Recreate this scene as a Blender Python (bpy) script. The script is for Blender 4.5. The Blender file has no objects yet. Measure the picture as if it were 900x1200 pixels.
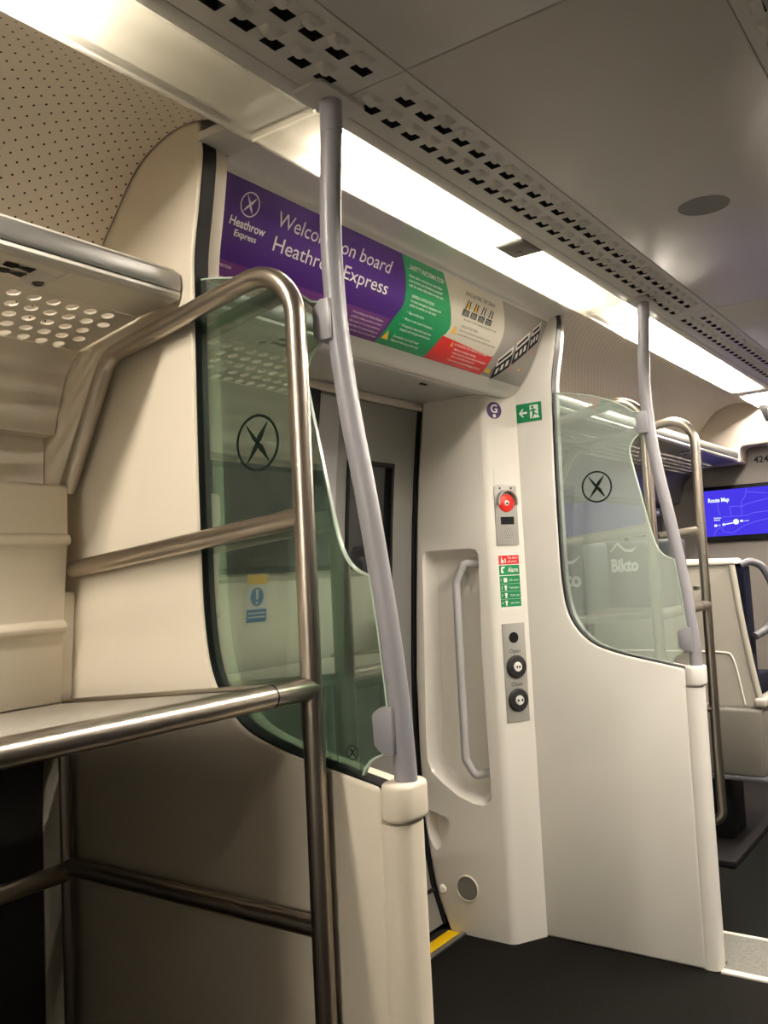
import bpy, bmesh, math, random
from mathutils import Vector, Matrix
random.seed(4)
S = bpy.context.scene
COL = S.collection

# ------------------------------------------------------------------ helpers
def new_mat(name):
    m = bpy.data.materials.new(name); m.use_nodes = True
    nt = m.node_tree; nt.nodes.clear()
    out = nt.nodes.new('ShaderNodeOutputMaterial')
    return m, nt, out

def mat(name, col, rough=0.5, metal=0.0, bump=0.0, bscale=60, var=0.0, vscale=6, coat=0.0, spec=0.5, detail=4):
    m, nt, out = new_mat(name)
    b = nt.nodes.new('ShaderNodeBsdfPrincipled')
    b.inputs['Base Color'].default_value = (*col, 1)
    b.inputs['Roughness'].default_value = rough
    b.inputs['Metallic'].default_value = metal
    b.inputs['Coat Weight'].default_value = coat
    b.inputs['Coat Roughness'].default_value = 0.08
    b.inputs['Specular IOR Level'].default_value = spec
    nt.links.new(b.outputs[0], out.inputs[0])
    tc = nt.nodes.new('ShaderNodeTexCoord')
    if bump:
        n = nt.nodes.new('ShaderNodeTexNoise'); n.inputs['Scale'].default_value = bscale; n.inputs['Detail'].default_value = detail
        bp = nt.nodes.new('ShaderNodeBump'); bp.inputs['Strength'].default_value = bump; bp.inputs['Distance'].default_value = 0.01
        nt.links.new(tc.outputs['Object'], n.inputs['Vector'])
        nt.links.new(n.outputs['Fac'], bp.inputs['Height']); nt.links.new(bp.outputs[0], b.inputs['Normal'])
    if var:
        n = nt.nodes.new('ShaderNodeTexNoise'); n.inputs['Scale'].default_value = vscale; n.inputs['Detail'].default_value = 5
        r = nt.nodes.new('ShaderNodeMapRange')
        r.inputs['From Min'].default_value = 0.3; r.inputs['From Max'].default_value = 0.7
        r.inputs['To Min'].default_value = 1 - var; r.inputs['To Max'].default_value = 1 + var
        mx = nt.nodes.new('ShaderNodeVectorMath'); mx.operation = 'SCALE'
        mx.inputs[0].default_value = col
        nt.links.new(tc.outputs['Object'], n.inputs['Vector'])
        nt.links.new(n.outputs['Fac'], r.inputs['Value']); nt.links.new(r.outputs[0], mx.inputs['Scale'])
        nt.links.new(mx.outputs[0], b.inputs['Base Color'])
    return m

def emit(name, col, st):
    m, nt, out = new_mat(name)
    e = nt.nodes.new('ShaderNodeEmission'); e.inputs[0].default_value = (*col, 1); e.inputs[1].default_value = st
    nt.links.new(e.outputs[0], out.inputs[0])
    return m

WORLD = {}
def thing(name, label, cat, loc=(0, 0, 0), group=None):
    o = bpy.data.objects.new(name, None); o.empty_display_size = 0.05
    COL.objects.link(o); o.location = loc; WORLD[o.name] = Vector(loc)
    o['label'] = label; o['category'] = cat; o['kind'] = 'thing'
    if group: o['group'] = group
    return o

def tag(o, label, cat, group=None):
    o['label'] = label; o['category'] = cat; o['kind'] = 'thing'
    if group: o['group'] = group
    return o

def obj(name, bm, m, parent=None, ang=35, label=None):
    if isinstance(bm, bpy.types.Mesh):
        me = bm
    else:
        me = bpy.data.meshes.new(name)
        bmesh.ops.recalc_face_normals(bm, faces=bm.faces)
        bm.to_mesh(me); bm.free()
    me.name = name
    for p in me.polygons: p.use_smooth = True
    try: me.set_sharp_from_angle(angle=math.radians(ang))
    except Exception: pass
    if isinstance(m, (list, tuple)):
        for q in m: me.materials.append(q)
    else: me.materials.append(m)
    o = bpy.data.objects.new(name, me); COL.objects.link(o)
    if parent is not None:
        o.parent = parent
        if parent.name in WORLD: o.location = -WORLD[parent.name]
    if label: o['label'] = label
    return o

def struct(name, bm, m, parent=None, ang=35):
    o = obj(name, bm, m, parent, ang); o['kind'] = 'structure'; return o

def copy_tree(o, parent=None):
    c = o.copy(); COL.objects.link(c)
    if parent is not None: c.parent = parent
    for ch in list(o.children): copy_tree(ch, c)
    return c

AX = {'x': lambda u, v, w: (w, u, v), 'y': lambda u, v, w: (u, w, v), 'z': lambda u, v, w: (u, v, w)}
def prism(poly, axis, a, b, bevel=0.0, seg=2, bm=None, angle=30):
    """poly in the two other axes (y,z | x,z | x,y), extruded along axis from a to b"""
    t = bmesh.new(); f = AX[axis]
    lo = [t.verts.new(f(u, v, a)) for u, v in poly]; hi = [t.verts.new(f(u, v, b)) for u, v in poly]
    t.faces.new(lo); t.faces.new(hi)
    n = len(poly)
    for i in range(n): t.faces.new((lo[i], lo[(i+1) % n], hi[(i+1) % n], hi[i]))
    bmesh.ops.recalc_face_normals(t, faces=t.faces)
    if bevel:
        es = [e for e in t.edges if len(e.link_faces) == 2 and e.calc_face_angle(0) > math.radians(angle)]
        bmesh.ops.bevel(t, geom=es, offset=bevel, segments=seg, profile=0.5, affect='EDGES', clamp_overlap=True)
    return join(bm, t)

def join(bm, t):
    if bm is None: return t
    me = bpy.data.meshes.new('tmp'); t.to_mesh(me); t.free(); bm.from_mesh(me); bpy.data.meshes.remove(me); return bm

def box(x0, x1, y0, y1, z0, z1, bevel=0.0, seg=2, bm=None):
    return prism([(x0, y0), (x1, y0), (x1, y1), (x0, y1)], 'z', z0, z1, bevel, seg, bm)

def tube(pts, r, n=16, bm=None, cap=True, rs=None):
    t = bmesh.new(); pts = [Vector(p) for p in pts]
    tang = []
    for i in range(len(pts)):
        a = pts[max(i-1, 0)]; b = pts[min(i+1, len(pts)-1)]; tang.append((b-a).normalized())
    up = Vector((0, 0, 1)) if abs(tang[0].z) < 0.9 else Vector((1, 0, 0))
    nrm = tang[0].cross(up).normalized(); rings = []
    for i, p in enumerate(pts):
        nrm = (nrm - tang[i]*nrm.dot(tang[i])).normalized(); bi = tang[i].cross(nrm)
        rr = rs[i] if rs else r
        rings.append([t.verts.new(p + rr*(math.cos(2*math.pi*k/n)*nrm + math.sin(2*math.pi*k/n)*bi)) for k in range(n)])
    for a, b in zip(rings, rings[1:]):
        for k in range(n): t.faces.new((a[k], a[(k+1) % n], b[(k+1) % n], b[k]))
    if cap: t.faces.new(rings[0]); t.faces.new(rings[-1])
    return join(bm, t)

def fillet(pts, rad, seg=10):
    pts = [Vector(p) for p in pts]; out = [pts[0]]
    for i in range(1, len(pts)-1):
        r = rad[i-1] if isinstance(rad, (list, tuple)) else rad
        a = (pts[i-1]-pts[i]).normalized(); b = (pts[i+1]-pts[i]).normalized()
        ang = a.angle(b); d = r/math.tan(ang/2)
        c = pts[i] + (a+b).normalized()*(r/math.sin(ang/2))
        p0 = pts[i]+a*d; p1 = pts[i]+b*d
        v0 = p0-c; v1 = p1-c; th = v0.angle(v1)
        for k in range(seg+1):
            s = k/seg
            out.append(c + (v0*math.sin((1-s)*th) + v1*math.sin(s*th))/math.sin(th))
    out.append(pts[-1]); return out

def catmull(pts, sub=6):
    out = []; n = len(pts)
    P = [tuple(2*a-b for a, b in zip(pts[0], pts[1]))] + list(pts) + [tuple(2*a-b for a, b in zip(pts[-1], pts[-2]))]
    for i in range(1, n):
        p0, p1, p2, p3 = P[i-1], P[i], P[i+1], P[i+2]
        for k in range(sub):
            t = k/sub
            out.append(tuple(0.5*(2*b + (c-a)*t + (2*a-5*b+4*c-d)*t*t + (3*b-a-3*c+d)*t**3) for a, b, c, d in zip(p0, p1, p2, p3)))
    out.append(tuple(pts[-1])); return out

def sheet(prof, x0, x1, th, bm=None, xs=None):
    """closed sheet: profile (y,z) extruded in x, thickness th on the left-hand side of the profile; UV = (x, arc length)"""
    t = bmesh.new(); uv = t.loops.layers.uv.new('UVMap')
    n = len(prof); off = []
    for i in range(n):
        a = prof[max(i-1, 0)]; b = prof[min(i+1, n-1)]
        d = Vector((b[0]-a[0], b[1]-a[1])).normalized(); off.append((prof[i][0]-d.y*th, prof[i][1]+d.x*th))
    s = [0]
    for a, b in zip(prof, prof[1:]): s.append(s[-1]+math.hypot(b[0]-a[0], b[1]-a[1]))
    A = [[t.verts.new((x, y, z)) for y, z in prof] for x in (x0, x1)]
    B = [[t.verts.new((x, y, z)) for y, z in off] for x in (x0, x1)]
    for i in range(n-1):
        f = t.faces.new((A[0][i], A[1][i], A[1][i+1], A[0][i+1]))
        for l, q in zip(f.loops, ((x0, s[i]), (x1, s[i]), (x1, s[i+1]), (x0, s[i+1]))): l[uv].uv = q
        t.faces.new((B[0][i], B[0][i+1], B[1][i+1], B[1][i]))
        for k in (0, 1): t.faces.new((A[k][i], A[k][i+1], B[k][i+1], B[k][i]))
    for i in (0, n-1): t.faces.new((A[0][i], A[1][i], B[1][i], B[0][i]))
    return join(bm, t) if bm else t

def disc(n=24, r=1.0, cx=0, cy=0, rx=None):
    return [(cx+(rx or r)*math.cos(2*math.pi*k/n), cy+r*math.sin(2*math.pi*k/n)) for k in range(n)]

def rrect(u0, u1, v0, v1, r, n=5):
    o = []
    for cx, cy, a in ((u1-r, v1-r, 0), (u0+r, v1-r, 90), (u0+r, v0+r, 180), (u1-r, v0+r, 270)):
        for k in range(n+1):
            q = math.radians(a+90*k/n); o.append((cx+r*math.cos(q), cy+r*math.sin(q)))
    return o

def polys(plist, F, cuts=None, th=0.0):
    """flat shapes in (u,v) mapped by F(u,v,h) onto a surface; cuts = v values to split along so they follow a curve"""
    t = bmesh.new()
    for p in plist:
        vs = [t.verts.new((u, v, 0)) for u, v in p]
        try: t.faces.new(vs)
        except ValueError: pass
    if cuts:
        for c in cuts:
            g = list(t.verts)+list(t.edges)+list(t.faces)
            bmesh.ops.bisect_plane(t, geom=g, plane_co=(0, c, 0), plane_no=(0, 1, 0))
    if th:
        r = bmesh.ops.extrude_face_region(t, geom=list(t.faces))
        for v in [e for e in r['geom'] if isinstance(e, bmesh.types.BMVert)]: v.co.z = th
    for v in t.verts: v.co = Vector(F(v.co.x, v.co.y, v.co.z))
    return t

TXT = {}
def text_polys(s, size, u, v, width=None, align='LEFT', vdir=1, bold=0.0, shear=0.0):
    """mesh polygons of a word: baseline at (u,v); vdir=-1 when v grows downwards"""
    c = bpy.data.curves.new('t', 'FONT'); c.body = s; c.size = 1.0; c.align_x = align; c.offset = bold; c.shear = shear
    c.resolution_u = 3
    o = bpy.data.objects.new('t', c)
    COL.objects.link(o)
    dg = bpy.context.evaluated_depsgraph_get(); me = bpy.data.meshes.new_from_object(o.evaluated_get(dg))
    COL.objects.unlink(o); bpy.data.objects.remove(o); bpy.data.curves.remove(c)
    xs = [q.co.x for q in me.vertices] or [0, 1]
    k = size; kx = size
    if width: kx = width/max(1e-6, (max(xs)-min(xs)))
    x0 = min(xs) if align == 'LEFT' else 0
    out = [[(u+(me.vertices[i].co.x-x0)*kx, v+vdir*me.vertices[i].co.y*k) for i in p.vertices] for p in me.polygons]
    bpy.data.meshes.remove(me)
    return out

def lathe(prof, c, axis, n=28, bm=None):
    """prof = [(radius, height)] turned about axis vector at point c"""
    t = bmesh.new(); ax = Vector(axis).normalized(); c = Vector(c)
    u = ax.orthogonal().normalized(); w = ax.cross(u); rings = []
    for r, h in prof:
        if r < 1e-6: rings.append([t.verts.new(c+ax*h)])
        else: rings.append([t.verts.new(c+ax*h+r*(math.cos(2*math.pi*k/n)*u+math.sin(2*math.pi*k/n)*w)) for k in range(n)])
    for a, b in zip(rings, rings[1:]):
        for k in range(n):
            if len(a) == 1 and len(b) == 1: continue
            if len(a) == 1: t.faces.new((a[0], b[k], b[(k+1) % n]))
            elif len(b) == 1: t.faces.new((a[k], a[(k+1) % n], b[0]))
            else: t.faces.new((a[k], a[(k+1) % n], b[(k+1) % n], b[k]))
    return join(bm, t)

def cut(me_bm, cutters):
    """boolean difference, applied"""
    me = bpy.data.meshes.new('a'); bmesh.ops.recalc_face_normals(me_bm, faces=me_bm.faces); me_bm.to_mesh(me); me_bm.free()
    o = bpy.data.objects.new('a', me); COL.objects.link(o); tmp = []
    for b in cutters:
        mb = bpy.data.meshes.new('b'); bmesh.ops.recalc_face_normals(b, faces=b.faces); b.to_mesh(mb); b.free()
        ob = bpy.data.objects.new('b', mb); COL.objects.link(ob); tmp.append(ob)
        md = o.modifiers.new('m', 'BOOLEAN'); md.operation = 'DIFFERENCE'; md.object = ob; md.solver = 'EXACT'
    dg = bpy.context.evaluated_depsgraph_get(); r = bpy.data.meshes.new_from_object(o.evaluated_get(dg))
    for q in tmp+[o]:
        COL.objects.unlink(q); d = q.data; bpy.data.objects.remove(q); bpy.data.meshes.remove(d)
    return r

# ------------------------------------------------------------------ materials
CREAM = mat('cream_panel', (0.76, 0.69, 0.57), 0.42, bump=0.02, bscale=180, coat=0.1)
RACKP = mat('pale_rack_panel', (0.92, 0.86, 0.75), 0.4)
WHITE = mat('white_panel', (0.75, 0.73, 0.69), 0.38, bump=0.02, bscale=160, var=0.02, coat=0.15)
PILLAR = mat('gloss_white_moulding', (0.84, 0.81, 0.76), 0.22, coat=0.35)
CEIL = mat('ceiling_satin', (0.64, 0.62, 0.595), 0.36, var=0.03, vscale=2)
VENT = mat('vent_grey', (0.66, 0.645, 0.61), 0.42)
FASCIA = mat('fascia_satin', (0.88, 0.865, 0.84), 0.16, coat=0.4)
SOFFIT = mat('soffit_grey', (0.55, 0.55, 0.53), 0.35)
DARK = mat('black_void', (0.008, 0.008, 0.008), 0.8)
RUBBER = mat('black_rubber', (0.009, 0.009, 0.010), 0.42, spec=0.15)
LINING = mat('dark_lining', (0.04, 0.038, 0.035), 0.75, var=0.08)
STEEL = mat('brushed_steel', (0.47, 0.425, 0.37), 0.28, 1.0, bump=0.03, bscale=300)
ALU = mat('satin_aluminium', (0.36, 0.36, 0.36), 0.42, 0.85)
TRIMW = mat('pale_trim', (0.80, 0.77, 0.70), 0.3)
PLASTIC = mat('mauve_grey_plastic', (0.27, 0.266, 0.295), 0.36)
HANDLE = mat('grey_handle', (0.50, 0.50, 0.51), 0.32)
DOORG = mat('door_grey', (0.20, 0.195, 0.185), 0.45)
DOORS = mat('door_stile', (0.40, 0.39, 0.41), 0.4)
BLACKGLASS = mat('night_window', (0.012, 0.014, 0.017), 0.04, coat=0.4)
CARPET = mat('dark_carpet', (0.012, 0.011, 0.0095), 0.95, spec=0.12, bump=1.0, bscale=420, var=0.85, vscale=260)
SFLOOR = mat('saloon_floor', (0.006, 0.0065, 0.006), 0.9, spec=0.08, bump=0.3, bscale=500)
BRUSH = mat('grey_ribbed_mat', (0.22, 0.215, 0.195), 0.7, bump=0.8, bscale=300, var=0.2, vscale=120)
YELLOW = mat('yellow_paint', (0.88, 0.56, 0.0), 0.5)
PURPLE = mat('banner_purple', (0.050, 0.010, 0.16), 0.4, spec=0.25)
PURPLE2 = mat('banner_plum', (0.14, 0.035, 0.20), 0.4, spec=0.25)
GREEN = mat('banner_green', (0.0, 0.24, 0.085), 0.3)
RED = mat('banner_red', (0.72, 0.015, 0.02), 0.3)
OFFW = mat('banner_cream', (0.78, 0.74, 0.64), 0.3)
BGREY = mat('banner_grey', (0.36, 0.345, 0.325), 0.3)
INKW = mat('white_ink', (0.86, 0.85, 0.82), 0.4)
INKB = mat('black_ink', (0.010, 0.010, 0.012), 0.5, spec=0.15)
INKG = mat('etched_mark', (0.010, 0.016, 0.012), 0.7, spec=0.0)
PINK = mat('pink_ink', (0.85, 0.18, 0.25), 0.4)
AMBER = mat('amber_ink', (0.90, 0.55, 0.05), 0.4)
BLUE = mat('blue_ink', (0.03, 0.16, 0.42), 0.4)
SIGNG = mat('exit_green', (0.0, 0.20, 0.07), 0.4)
VIOLET = mat('sticker_violet', (0.06, 0.03, 0.13), 0.35)
BTNRED = mat('red_button', (0.72, 0.03, 0.02), 0.3)
PLATE = mat('control_plate', (0.42, 0.41, 0.385), 0.38, 0.25)
BTNBLK = mat('black_button', (0.02, 0.02, 0.022), 0.42)
SEATSHELL = mat('seat_shell', (0.38, 0.355, 0.305), 0.4)
SEATLOW = mat('seat_base_grey', (0.15, 0.14, 0.12), 0.5)
FABRIC = mat('navy_moquette', (0.006, 0.007, 0.016), 0.95, spec=0.1, bump=0.3, bscale=300)
GREYLOOP = mat('seat_handle_grey', (0.085, 0.085, 0.10), 0.4)
LENS = mat('dark_lens', (0.05, 0.05, 0.05), 0.15)
BAG = mat('slate_luggage', (0.045, 0.055, 0.06), 0.6, bump=0.2, bscale=200)
DISCM = mat('speaker_grey', (0.19, 0.19, 0.175), 0.6)
PLINTH = mat('plinth_plum', (0.009, 0.008, 0.009), 0.6, spec=0.2)
WALLFAR = mat('bulkhead_taupe', (0.70, 0.63, 0.56), 0.45)

def make_vault():
    m, nt, out = new_mat('perforated_vault')
    N = nt.nodes.new; L = nt.links.new
    b = N('ShaderNodeBsdfPrincipled'); b.inputs['Roughness'].default_value = 0.36; b.inputs['Metallic'].default_value = 0.0
    uv = N('ShaderNodeUVMap'); uv.uv_map = 'UVMap'
    res = []
    for sh in (0.0, 0.5):
        mp = N('ShaderNodeVectorMath'); mp.operation = 'MULTIPLY_ADD'
        mp.inputs[1].default_value = (1/0.040, 1/0.028, 0); mp.inputs[2].default_value = (sh, sh, 0)
        fr = N('ShaderNodeVectorMath'); fr.operation = 'FRACTION'
        sb = N('ShaderNodeVectorMath'); sb.operation = 'SUBTRACT'; sb.inputs[1].default_value = (0.5, 0.5, 0)
        sc = N('ShaderNodeVectorMath'); sc.operation = 'MULTIPLY'; sc.inputs[1].default_value = (0.040, 0.028, 0)
        ln = N('ShaderNodeVectorMath'); ln.operation = 'LENGTH'
        lt = N('ShaderNodeMath'); lt.operation = 'LESS_THAN'; lt.inputs[1].default_value = 0.0025
        L(uv.outputs[0], mp.inputs[0]); L(mp.outputs[0], fr.inputs[0]); L(fr.outputs[0], sb.inputs[0]); L(sb.outputs[0], sc.inputs[0])
        L(sc.outputs[0], ln.inputs[0]); L(ln.outputs['Value'], lt.inputs[0]); res.append(lt)
    mx = N('ShaderNodeMath'); mx.operation = 'MAXIMUM'; L(res[0].outputs[0], mx.inputs[0]); L(res[1].outputs[0], mx.inputs[1])
    c = N('ShaderNodeMix'); c.data_type = 'RGBA'; c.inputs['A'].default_value = (0.84, 0.77, 0.68, 1); c.inputs['B'].default_value = (0.012, 0.01, 0.009, 1)
    L(mx.outputs[0], c.inputs['Factor']); L(c.outputs['Result'], b.inputs['Base Color']); L(b.outputs[0], out.inputs[0])
    return m
VAULT = make_vault()

def make_glass(name, tint, gloss, milk, dcol=(0.50, 0.60, 0.54)):
    m, nt, out = new_mat(name); N = nt.nodes.new; L = nt.links.new
    tr = N('ShaderNodeBsdfTransparent'); tr.inputs[0].default_value = (*tint, 1)
    gl = N('ShaderNodeBsdfGlossy'); gl.inputs['Roughness'].default_value = 0.03; gl.inputs[0].default_value = (0.85, 0.95, 0.88, 1)
    df = N('ShaderNodeBsdfDiffuse'); df.inputs[0].default_value = (*dcol, 1)
    m1 = N('ShaderNodeMixShader'); m1.inputs[0].default_value = milk; L(tr.outputs[0], m1.inputs[1]); L(df.outputs[0], m1.inputs[2])
    fr = N('ShaderNodeLayerWeight'); fr.inputs['Blend'].default_value = 0.25
    mr = N('ShaderNodeMapRange'); mr.inputs['To Min'].default_value = gloss; mr.inputs['To Max'].default_value = 0.9
    L(fr.outputs['Fresnel'], mr.inputs['Value'])
    m2 = N('ShaderNodeMixShader'); L(mr.outputs[0], m2.inputs[0]); L(m1.outputs[0], m2.inputs[1]); L(gl.outputs[0], m2.inputs[2])
    L(m2.outputs[0], out.inputs[0]); return m
GLASS = make_glass('green_tinted_glass', (0.46, 0.60, 0.51), 0.32, 0.09, (0.52, 0.60, 0.50))
GLASS2 = make_glass('pale_frosted_glass', (0.86, 0.93, 0.90), 0.15, 0.24, (0.82, 0.90, 0.88))
GEDGE = mat('glass_edge', (0.48, 0.60, 0.50), 0.2)

def make_diffuser():
    m, nt, out = new_mat('ribbed_diffuser'); N = nt.nodes.new; L = nt.links.new
    t = N('ShaderNodeBsdfTranslucent'); t.inputs[0].default_value = (0.95, 0.93, 0.88, 1)
    d = N('ShaderNodeBsdfDiffuse'); d.inputs[0].default_value = (0.75, 0.72, 0.66, 1)
    tp = N('ShaderNodeBsdfTransparent'); tp.inputs[0].default_value = (1, 1, 1, 1)
    tc = N('ShaderNodeTexCoord'); w = N('ShaderNodeTexWave'); w.bands_direction = 'X'; w.inputs['Scale'].default_value = 70
    L(tc.outputs['Object'], w.inputs['Vector'])
    w2 = N('ShaderNodeTexWave'); w2.bands_direction = 'Y'; w2.inputs['Scale'].default_value = 70
    L(tc.outputs['Object'], w2.inputs['Vector'])
    ad = N('ShaderNodeMath'); ad.operation = 'ADD'; L(w.outputs['Fac'], ad.inputs[0]); L(w2.outputs['Fac'], ad.inputs[1])
    mrg = N('ShaderNodeMapRange'); mrg.inputs['From Max'].default_value = 2.0; mrg.inputs['To Min'].default_value = 0.55; mrg.inputs['To Max'].default_value = 0.95
    L(ad.outputs[0], mrg.inputs['Value'])
    cc = N('ShaderNodeCombineColor')
    mu = N('ShaderNodeMath'); mu.operation = 'MULTIPLY'; mu.inputs[1].default_value = 0.9; L(mrg.outputs[0], mu.inputs[0])
    L(mrg.outputs[0], cc.inputs[0]); L(mrg.outputs[0], cc.inputs[1]); L(mu.outputs[0], cc.inputs[2])
    L(cc.outputs[0], t.inputs[0])
    a = N('ShaderNodeMixShader'); a.inputs[0].default_value = 0.72; L(t.outputs[0], a.inputs[1]); L(d.outputs[0], a.inputs[2])
    b = N('ShaderNodeMixShader'); b.inputs[0].default_value = 0.56; L(a.outputs[0], b.inputs[1]); L(tp.outputs[0], b.inputs[2])
    L(b.outputs[0], out.inputs[0]); return m
DIFF = make_diffuser()
LCOL = (1.0, 0.90, 0.765)
TUBE = emit('lamp_glow', LCOL, 275.0)
TUBE_V = emit('vestibule_lamp_glow', LCOL, 72.0)
TUBE_F = emit('far_lamp_glow', LCOL, 430.0)
TUBE_O = emit('opposite_lamp_glow', LCOL, 640.0)
TUBE_B = emit('rear_lamp_glow', LCOL, 1700.0)
TUBE_N = emit('near_opposite_lamp_glow', LCOL, 28.0)
SCREEN = emit('screen_blue', (0.06, 0.04, 0.72), 1.0)
SCRLINE = emit('screen_line', (0.17, 0.14, 0.95), 1.0)
SCRWHITE = emit('screen_white', (0.75, 0.85, 1.0), 1.2)
SCRDIM = emit('screen_dim', (0.05, 0.03, 0.55), 1.0)

# ------------------------------------------------------------------ layout numbers (metres; x along the train, y towards the doors, z up)
X1, X2, TH = 1.33, 3.177, 0.085
YC = 0.60                                    # centre line of the coach
ZC = 2.372
BACK, END = -6.8, 6.2
def mirror(p): return [(2*YC-y, z) for y, z in p]

# ------------------------------------------------------------------ floor
struct('floor', box(BACK, X2, -1.0, 2.2, -0.06, 0.0), CARPET)
struct('floor', box(X2, 7.2, -1.0, 2.2, -0.06, -0.002), SFLOOR)
o = obj('threshold_mat', prism([(X2+0.03, 0.30), (3.50, 0.30), (3.50, 1.08), (3.268, 1.08), (3.268, 0.925), (X2+0.03, 0.925)], 'z', -0.002, 0.004), BRUSH)
tag(o, 'grey ribbed mat set across the aisle where the far saloon begins', 'mat')
o = obj('threshold_trim', box(X2-0.004, X2+0.028, 0.30, 0.925, -0.002, 0.007, 0.002), TRIMW)
tag(o, 'pale metal strip between dark carpet and grey aisle mat', 'threshold strip')
o = obj('threshold_trim', box(3.502, 3.522, 0.30, 1.08, -0.002, 0.007, 0.002), TRIMW)
tag(o, 'pale metal strip on the far edge of the grey aisle mat', 'threshold strip')
st = thing('door_step', 'yellow painted step edge at the foot of the train door', 'step edge', (2.3, 1.9, 0))
obj('warning_strip', box(1.62, 3.042, 1.872, 1.927, 0.0, 0.006, 0.002), YELLOW, st)
obj('edge_strip', box(1.62, 3.05, 1.85, 1.872, 0.0, 0.008, 0.002), ALU, st)
struct('trim_1', box(1.62, 3.10, 1.928, 2.15, -0.05, 0.002), DARK)
struct('trim_2', box(4.25, END+0.2, 1.135, 2.05, -0.002, 0.03, 0.006), PLINTH)

# ------------------------------------------------------------------ ceiling
SPL = [(BACK, 1.386), (1.390, 3.520), (3.524, 6.40)]
cp = None
for i, (a, b) in enumerate(SPL):
    struct('ceiling', box(a, b, 0.327, 0.873, ZC, ZC+0.02, 0.0025), CEIL)
struct('ceiling', box(BACK-0.1, 7.2, -1.0, 2.3, 2.50, 2.56), DARK)

def vent_panel(x0, x1, y0, y1, flip, phase):
    """two rows of pressed louvres: a dark slot with a bowed strip beside it"""
    t = bmesh.new(); P = 0.0745; hx, dep = 0.0215, 0.03
    ym = lambda y: y if not flip else 2*YC-y
    def q(vs, mi=0):
        f = t.faces.new([t.verts.new((x, ym(y), z)) for x, y, z in vs]); f.material_index = mi
    rows = [(0.937, 1.481), (1.008, 1.533)]
    ys = [0.875]
    for yc, _ in rows: ys += [yc-0.013, yc+0.013]
    ys.append(1.0615)
    for i in (0, 2, 4): q([(x0, ys[i], ZC), (x1, ys[i], ZC), (x1, ys[i+1], ZC), (x0, ys[i+1], ZC)])
    for yc, xo in rows:
        xo += phase; ya, yb = yc-0.013, yc+0.013
        k0 = math.ceil((x0+0.055-xo)/P); k1 = math.floor((x1-0.030-xo)/P); last = x0
        for k in range(k0, k1+1):
            c = xo+k*P; a, b = c-hx, c+hx
            q([(last, ya, ZC), (a, ya, ZC), (a, yb, ZC), (last, yb, ZC)]); last = b
            q([(a, ya, ZC+dep), (b, ya, ZC+dep), (b, yb, ZC+dep), (a, yb, ZC+dep)], 1)
            q([(a, yb, ZC), (b, yb, ZC), (b, yb, ZC+dep), (a, yb, ZC+dep)], 1)
            q([(a, ya, ZC), (b, ya, ZC), (b, ya, ZC+dep), (a, ya, ZC+dep)])
            for xx in (a, b): q([(xx, ya, ZC), (xx, yb, ZC), (xx, yb, ZC+dep), (xx, ya, ZC+dep)], 0 if xx == a else 1)
            # bowed strip hanging below the sheet, open on its far side
            m = c-0.028; u0, u1 = m-0.023, m+0.023; v0, v1 = yc-0.040, yc-0.015; n = 8; g = []
            for i in range(n+1):
                x = u0+(u1-u0)*i/n; hgt = 0.0125*math.sin(math.pi*i/n)**0.8
                g.append([(x, v1-0.0*hgt, ZC-hgt), (x, (v0+v1)/2, ZC-hgt), (x, v0+0.006, ZC-0.75*hgt), (x, v0, ZC)])
            for p0, p1 in zip(g, g[1:]):
                for j in range(3): q([p0[j], p1[j], p1[j+1], p0[j+1]])
                q([p0[0], p1[0], (p1[0][0], v1, ZC), (p0[0][0], v1, ZC)], 1)
        q([(last, ya, ZC), (x1, ya, ZC), (x1, yb, ZC), (last, yb, ZC)])
    for yy in (0.875, 1.0615): q([(x0, yy, ZC), (x1, yy, ZC), (x1, yy, ZC+0.03), (x0, yy, ZC+0.03)])
    for xx in (x0, x1): q([(xx, 0.875, ZC), (xx, 1.0615, ZC), (xx, 1.0615, ZC+0.03), (xx, 0.875, ZC+0.03)])
    return t
VL = ['pressed vent strip in the ceiling over the near saloon, above the perforated vault', 'pressed vent strip in the vestibule ceiling between the two grab poles',
      'pressed vent strip in the ceiling of the far saloon, running to the bulkhead']
for i, (a, b) in enumerate(SPL):
    o = obj('ceiling_vent', vent_panel(a, b, 0, 0, False, 0), [VENT, DARK]); tag(o, VL[i], 'vent', 'ceiling vent strips')
    struct('ceiling', box(a, b, 1.064, 1.098, ZC, ZC+0.02, 0.002), VENT)
VR = ['pressed vent strip on the aisle side of the near ceiling panel', 'pressed vent strip at the upper right corner of the photo',
      'pressed vent strip beyond the right edge of the far ceiling panel']
for i, (a, b) in enumerate(SPL):
    o = obj('ceiling_vent', vent_panel(a, b, 0, 0, True, 0.02), [VENT, DARK]); tag(o, VR[i], 'vent', 'ceiling vent strips')
    struct('ceiling', box(a, b, 2*YC-1.098, 2*YC-1.064, ZC, ZC+0.02, 0.002), VENT)
o = obj('ceiling_speaker', lathe([(0, -0.0015), (0.066, -0.0015), (0.068, 0.001), (0.068, 0.01), (0, 0.01)], (2.461, 0.613, ZC), (0, 0, 1), 40), DISCM)
tag(o, 'round grey flush disc in the vestibule ceiling panel', 'speaker')

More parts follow.
